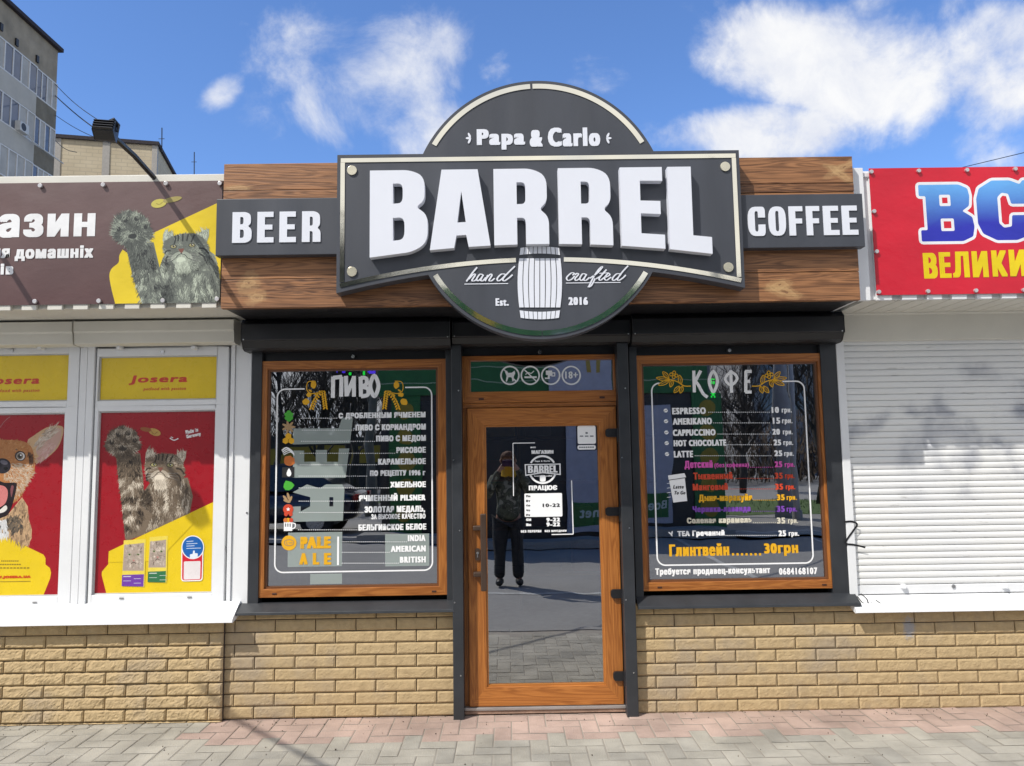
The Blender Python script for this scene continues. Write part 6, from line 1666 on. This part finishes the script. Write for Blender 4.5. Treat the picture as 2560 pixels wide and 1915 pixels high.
    for u, y, h, sd, lb, m, tw in ((700, -19, 10, 1, 'spreading bare tree mirrored at the left edge of the beer window', bark, .11), (800, -22, 9.5, 2, 'dark bare tree mirrored behind the left hop ornament', bark, .13), 
                                   (962, -37, 13, 11, 'dense twiggy bare tree mirrored behind the end of the beer title', bark2, .15), (885, -24, 10, 12, 'broad bare tree mirrored just left of the stout pale trunk', bark, .15), (905, -33, 13, 10, 'tall twiggy bare tree mirrored far behind the beer title', bark, .13), (932, -16, 8.3, 4, 'stout pale trunked bare tree mirrored below the beer title', bark2, .20), (868, -27, 12, 7, 'slender bare tree mirrored behind the stout pale trunk', bark, .15), (1850, -27, 9, 5, 'airy bare tree mirrored behind the coffee title', bark, .14), (2045, -18, 9, 6, 'bare tree mirrored at the right edge of the coffee window', bark, .15)):
        tree('bare_tree', lb, MW(u, 1100, y)[0], y, h*.64, sd, m, tw=tw)
    rnd = random.Random(3); mb = MB()
    for i in range(26000):
        x = rnd.uniform(-34, 34); 
        y = rnd.uniform(-44, -34); z = rnd.uniform(0, 1)**1.3*(3.6+1.2*noise.noise((x*.12, 0, 0))); s = rnd.uniform(.2, .6); a = rnd.gauss(0, .5)
        mb.col = lerp((.045, .032, .024), (.12, .085, .055), rnd.random())
        mb.face([(x, y, z), (x+.10*s, y+rnd.uniform(-.2, .2), z), (x+math.sin(a)*s+.05, y, z+s*1.5)])
    tag(mb.build('distant_thicket', pm('thicket', (1, 1, 1), .95, attr=True)), kind='stuff')
    # fence with a yellow board
    f = thing('fence', 'low dark fence with a yellow board mirrored in the beer window', 'fence', (-12, -30, 0))
    mb = MB(); mb.box(-30, -2.5, -30.05, -30, .2, 2.6); mb.build('panel', pm('fence_dark', (.05, .05, .045), .9, var=.3), f)
    mb = MB(); c = MW(815, 1143, -29.9); mb.box(c[0]-3.4, c[0]+2.6, -29.99, -29.94, c[1]-.35, c[1]+.45); mb.build('yellow_board', pm('board_yellow', (.35, .25, .03), .7), f)
    # apartment block far right
    y = -52; xa, xb = MW(1880, 900, y)[0], MW(2010, 900, y)[0]
    t = thing('apartment_building', 'pale apartment block mirrored in the upper right of the coffee window', 'apartment block', ((xa+xb)/2, y-6, 0))
    mb = MB(); mb.box(xa, xb+8, y-12, y, 0, 15.2); mb.build('wall', pm('far_panel', (.30, .29, .28), .9, var=.2), t)
    for fl in range(4):
        for i in range(3):
            mb = MB(); wx = xa+.6+i*2.2; mb.box(wx, wx+1.3, y-.02, y+.04, 2+fl*2.9, 3.5+fl*2.9); mb.build('window', MATS['pane_grey_blue'] if (fl+i) % 3 else MATS['pvc_frame'], t)
        mb = MB(); mb.box(xa+7, xb+2, y, y+.9, 1.6+fl*2.9, 2.6+fl*2.9); mb.build('balcony', pm('balcony_pale', (.42, .42, .42), .8), t)
street()

def car():
    paint = pm('car_paint', (.012, .014, .035), .18, var=.1, coat=.8); gl = pm('car_glass', (.02, .025, .03), .05, spec=.9); tyre = pm('tyre', (.015, .015, .015), .9); rim = pm('rim', (.35, .35, .37), .3, metal=.8)
    x0, y0 = -5.2, -11.6
    t = thing('parked_car', 'dark blue parked car mirrored low in the beer window', 'car', (x0, y0, -.016))
    # cross sections along x: (x, half width, sill height, waist height)
    sec = [(-2.2, .62, .42, .62), (-2.1, .78, .28, .78), (-1.6, .86, .22, .90), (-.8, .88, .20, .95), (.5, .88, .20, .96), (1.3, .87, .22, .97), (1.95, .82, .28, .98), (2.15, .70, .40, .90)]
    bm = bmesh.new(); rings = []
    for (x, w, a, b) in sec:
        ring = [(-w*.9, a), (-w, a+(b-a)*.35), (-w*.98, a+(b-a)*.75), (-w*.84, b), (w*.84, b), (w*.98, a+(b-a)*.75), (w, a+(b-a)*.35), (w*.9, a)]
        rings.append([bm.verts.new((x, y, z)) for y, z in ring])
    for r, s in zip(rings, rings[1:]):
        for i in range(8): bm.faces.new((r[i], r[(i+1) % 8], s[(i+1) % 8], s[i]))
    bm.faces.new(rings[0]); bm.faces.new(rings[-1][::-1]); bmesh.ops.recalc_face_normals(bm, faces=bm.faces)
    me = bpy.data.meshes.new('body'); bm.to_mesh(me); bm.free(); me.materials.append(paint); me.polygons.foreach_set('use_smooth', [True]*len(me.polygons))
    o = bpy.data.objects.new('body', me); COL.objects.link(o); o.parent = t; m = o.modifiers.new('subdivision', 'SUBSURF'); m.levels = m.render_levels = 2
    def shell(pts_low, pts_top, name, m, wl, wt):
        mb = MB(); L = [[(x, s*wl, z) for x, z in pts_low] for s in (-1, 1)]; T = [[(x, s*wt, z) for x, z in pts_top] for s in (-1, 1)]
        n = len(pts_low)
        for i in range(n-1):
            for s in (0, 1): mb.face([L[s][i], L[s][i+1], T[s][i+1], T[s][i]])
        for i in (0, n-1): mb.face([L[0][i], L[1][i], T[1][i], T[0][i]])
        for i in range(n-1): mb.face([T[0][i], T[0][i+1], T[1][i+1], T[1][i]])
        return mb.build(name, m, t, local=True, smooth=False, bevel=.03)
    shell([(-1.15, .93), (-.3, .94), (.6, .94), (1.75, .95)], [(-.45, 1.40), (-.1, 1.44), (.55, 1.44), (1.15, 1.38)], 'windscreen', gl, .74, .56)
    mb = MB(); mb.box(-.5, 1.1, -.57, .57, 1.425, 1.46); mb.build('roof', paint, t, local=True, bevel=.03)
    for x in (-.02,): mb = MB(); mb.box(x-.03, x+.03, .60, .76, .94, 1.42); mb.build('pillar', paint, t, local=True)
    for x in (-1.38, 1.32):
        for y in (-.80, .80):
            mb = MB(); mb.tube([(x, y-.1, .32), (x, y+.1, .32)], .32, 22); w = mb.build('wheel', tyre, t, local=True, bevel=.02)
            mb = MB(); mb.tube([(x, y-.105, .32), (x, y+.105, .32)], .20, 18); mb.build('rim', rim, w, local=True, bevel=.01)
    for y in (-.55, .55): mb = MB(); mb.box(-2.19, -2.10, y-.17, y+.17, .60, .74); mb.build('headlight', pm('lamp_glass', (.6, .62, .65), .1), t, local=True, bevel=.02)
    for y in (-.62, .62): mb = MB(); mb.box(2.02, 2.14, y-.14, y+.14, .70, .86); mb.build('tail_light', pm('lamp_red', (.35, .01, .01), .15), t, local=True, bevel=.02)
    for y in (-.95, .95): mb = MB(); mb.box(-.85, -.70, y-.09, y+.09, .95, 1.07); mb.build('mirror', paint, t, local=True, bevel=.03)
car()

# ================================================================== THE PHOTOGRAPHER (seen in the door glass)
def skin(name, chains, m, parent, sub=2):
    """chains: list of [(x, y, z, radius) ...]; the first point of a later chain may equal an earlier one and is then shared"""
    me = bpy.data.meshes.new(name); vs, rs, es, idx = [], [], [], {}
    for ch in chains:
        prev = None
        for (x, y, z, r) in ch:
            key = (round(x, 4), round(y, 4), round(z, 4))
            if key not in idx: idx[key] = len(vs); vs.append((x, y, z)); rs.append(r)
            i = idx[key]
            if prev is not None and prev != i: es.append((prev, i))
            prev = i
    me.from_pydata(vs, es, []); o = bpy.data.objects.new(name, me); COL.objects.link(o)
    md = o.modifiers.new('skin', 'SKIN'); md.use_smooth_shade = True
    if me.skin_vertices:
        for i, r in enumerate(rs): me.skin_vertices[0].data[i].radius = (r, r); me.skin_vertices[0].data[i].use_root = (i == 0)
    s = o.modifiers.new('subdivision', 'SUBSURF'); s.levels = s.render_levels = sub
    me.materials.append(m)
    if parent: o.parent = parent
    return o
def photographer():
    fx, fy = .02, -4.98                 # stands behind the phone
    sk = pm('skin', (.40, .22, .15), .5, var=.06); px, py, pz = 0, -4.70, 1.622
    hd = (.0, fy+.06, 1.62)
    # hand positions beside the phone
    hr, hl = (px+.085, py-.03, pz-.02), (px-.09, py-.035, pz-.05)
    el, er = (-.30, fy+.10, 1.17), (.34, fy+.10, 1.20)
    sl_, sr = (-.19, fy, 1.40), (.19, fy, 1.40)
    body = [[(0, fy, .95, .10), (0, fy+.01, 1.10, .11), (0, fy+.01, 1.28, .14), (0, fy, 1.40, .10), (0, fy+.02, 1.49, .058), (0, fy+.04, 1.56, .075), (0, fy+.05, 1.66, .095), (0, fy+.04, 1.74, .070)],
            [(0, fy, 1.40, .10), (*sl_, .068), (*el, .046), (*hl, .030)], [(0, fy, 1.40, .10), (*sr, .068), (*er, .046), (*hr, .030)],
            [(0, fy, .95, .10), (-.10, fy, .88, .075), (-.12, fy+.03, .48, .062), (-.13, fy-.01, .09, .040), (-.14, fy+.13, .04, .035)],
            [(0, fy, .95, .10), (.10, fy, .88, .075), (.11, fy+.02, .48, .062), (.12, fy-.01, .09, .040), (.135, fy+.13, .04, .035)]]
    for s, h in ((-1, hl), (1, hr)):    # five fingers round the edges of the phone
        for k in range(4): body.append([(*h, .030), (h[0]-s*.004, h[1]+.004, h[2]+.035-k*.022, .0095), (h[0]-s*.018, h[1]-.012, h[2]+.045-k*.023, .0085), (h[0]-s*(.040+.004*k), h[1]-.018, h[2]+.046-k*.022, .0075)])
        body.append([(*h, .030), (h[0]-s*.015, h[1]-.02, h[2]-.025, .011), (h[0]-s*.038, h[1]-.016, h[2]-.012, .0085)])
    p = skin('person', body, sk, None)
    tag(p, 'person photographing the shop front in a camouflage jacket, mirrored in the door glass', 'person')
    camo = bpy.data.materials.new('camouflage_cloth'); camo.use_nodes = True; k = N(camo.node_tree); b = camo.node_tree.nodes['Principled BSDF']
    co = k.n('ShaderNodeTexCoord').outputs['Object']
    camo.node_tree.links.new(k.ramp(k.noise(co, 13, 3, .5, .6), [(.38, (.022, .022, .018)), (.46, (.10, .11, .075)), (.54, (.04, .045, .035)), (.62, (.27, .27, .22))]), b.inputs['Base Color']); b.inputs['Roughness'].default_value = .9
    L = lambda a, b_, t: tuple(x+(y-x)*t for x, y in zip(a, b_))
    skin('jacket', [[(0, fy, .84, .175), (0, fy+.01, 1.12, .170), (0, fy+.01, 1.28, .185), (0, fy, 1.41, .125), (0, fy+.01, 1.475, .085)],
                    [(0, fy, 1.41, .125), (*sl_, .092), (*el, .068), (*L(el, hl, .90), .047)], [(0, fy, 1.41, .125), (*sr, .092), (*er, .068), (*L(er, hr, .90), .047)]], camo, p)
    skin('trousers', [[(0, fy, 1.00, .155), (-.10, fy, .86, .125), (-.12, fy+.03, .48, .085), (-.13, fy, .08, .075)], [(0, fy, 1.00, .155), (.10, fy, .86, .125), (.11, fy+.02, .48, .085), (.12, fy, .08, .075)]], pm('dark_trousers', (.018, .019, .022), .9, var=.3, scale=8), p)
    for s in (-1, 1): skin('shoe', [[(s*.125, fy-.05, .055, .052), (s*.13, fy+.06, .05, .055), (s*.14, fy+.17, .038, .042)]], pm('shoe_black', (.012, .012, .012), .5), p)
    mb = MB(); g = []
    for j in range(9):
        row = []
        for i in range(20):
            u = 2*math.pi*i/20; v = math.pi*.60*j/8; k_ = 1+.10*noise.noise((math.cos(u)*3, math.sin(u)*3, v*4))
            lift = .05*max(0, math.sin(u))*(j/8)          # hairline higher over the brow
            row.append((.108*k_*math.sin(v)*math.cos(u), fy+.04+.118*k_*math.sin(v)*math.sin(u), 1.685+lift+.115*k_*math.cos(v)))
        g.append(row)
    for p_, q_ in zip(g, g[1:]):
        for i in range(20): mb.face([p_[i], q_[i], q_[(i+1) % 20], p_[(i+1) % 20]])
    mb.build('hair', pm('brown_hair', (.10, .045, .022), .8, var=.4, scale=30), p, smooth=True)
    mb = MB(); n = 16; rows = []
    for j in range(4): rows.append([(.10*math.cos(2*math.pi*i/n)*(1+.05*j), fy+.045+(.11 if j < 3 else .12)*math.sin(2*math.pi*i/n), 1.585-j*.045+.01*math.sin(i*2.1)) for i in range(n)])
    for a, b_ in zip(rows, rows[1:]):
        for i in range(n): mb.face([a[i], b_[i], b_[(i+1) % n], a[(i+1) % n]])
    mb.build('scarf', pm('scarf_yellow', (.62, .34, .02), .9, var=.15), p, smooth=True)
    for s in (-1, 1):                   # face
        mb = MB()
        for i in range(8):
            for j in range(4):
                P = lambda u, v: (s*.033+.013*math.sin(v)*math.cos(u), fy+.137+.009*math.cos(v), 1.66+.010*math.sin(v)*math.sin(u))
                u0, u1, v0, v1 = i*math.pi/4, (i+1)*math.pi/4, j*.4, (j+1)*.4; mb.face([P(u0, v0), P(u1, v0), P(u1, v1), P(u0, v1)])
        mb.build('eye', pm('eye_dark', (.03, .02, .015), .2), p, smooth=True)
        skin('ear', [[(s*.092, fy+.035, 1.69, .013), (s*.103, fy+.03, 1.665, .018), (s*.095, fy+.04, 1.63, .012)]], sk, p)
    skin('nose', [[(0, fy+.135, 1.675, .010), (0, fy+.155, 1.645, .016), (0, fy+.150, 1.632, .017)]], sk, p)
    p.scale = (.97, 1, .93)
    ph = thing('smartphone', 'dark smartphone held up in both hands by the photographer', 'phone', (px, py, pz*.93))
    mb = MB(); mb.box(-.078, .078, -.006, .006, -.037, .037); mb.build('case', pm('phone_case', (.05, .03, .06), .2), ph, local=True, bevel=.006)
    mb = MB(); mb.tube([(.055, .006, .018), (.055, .0085, .018)], .008, 14); mb.build('camera_lens', pm('lens_black', (.005, .005, .006), .05), ph, local=True)
photographer()
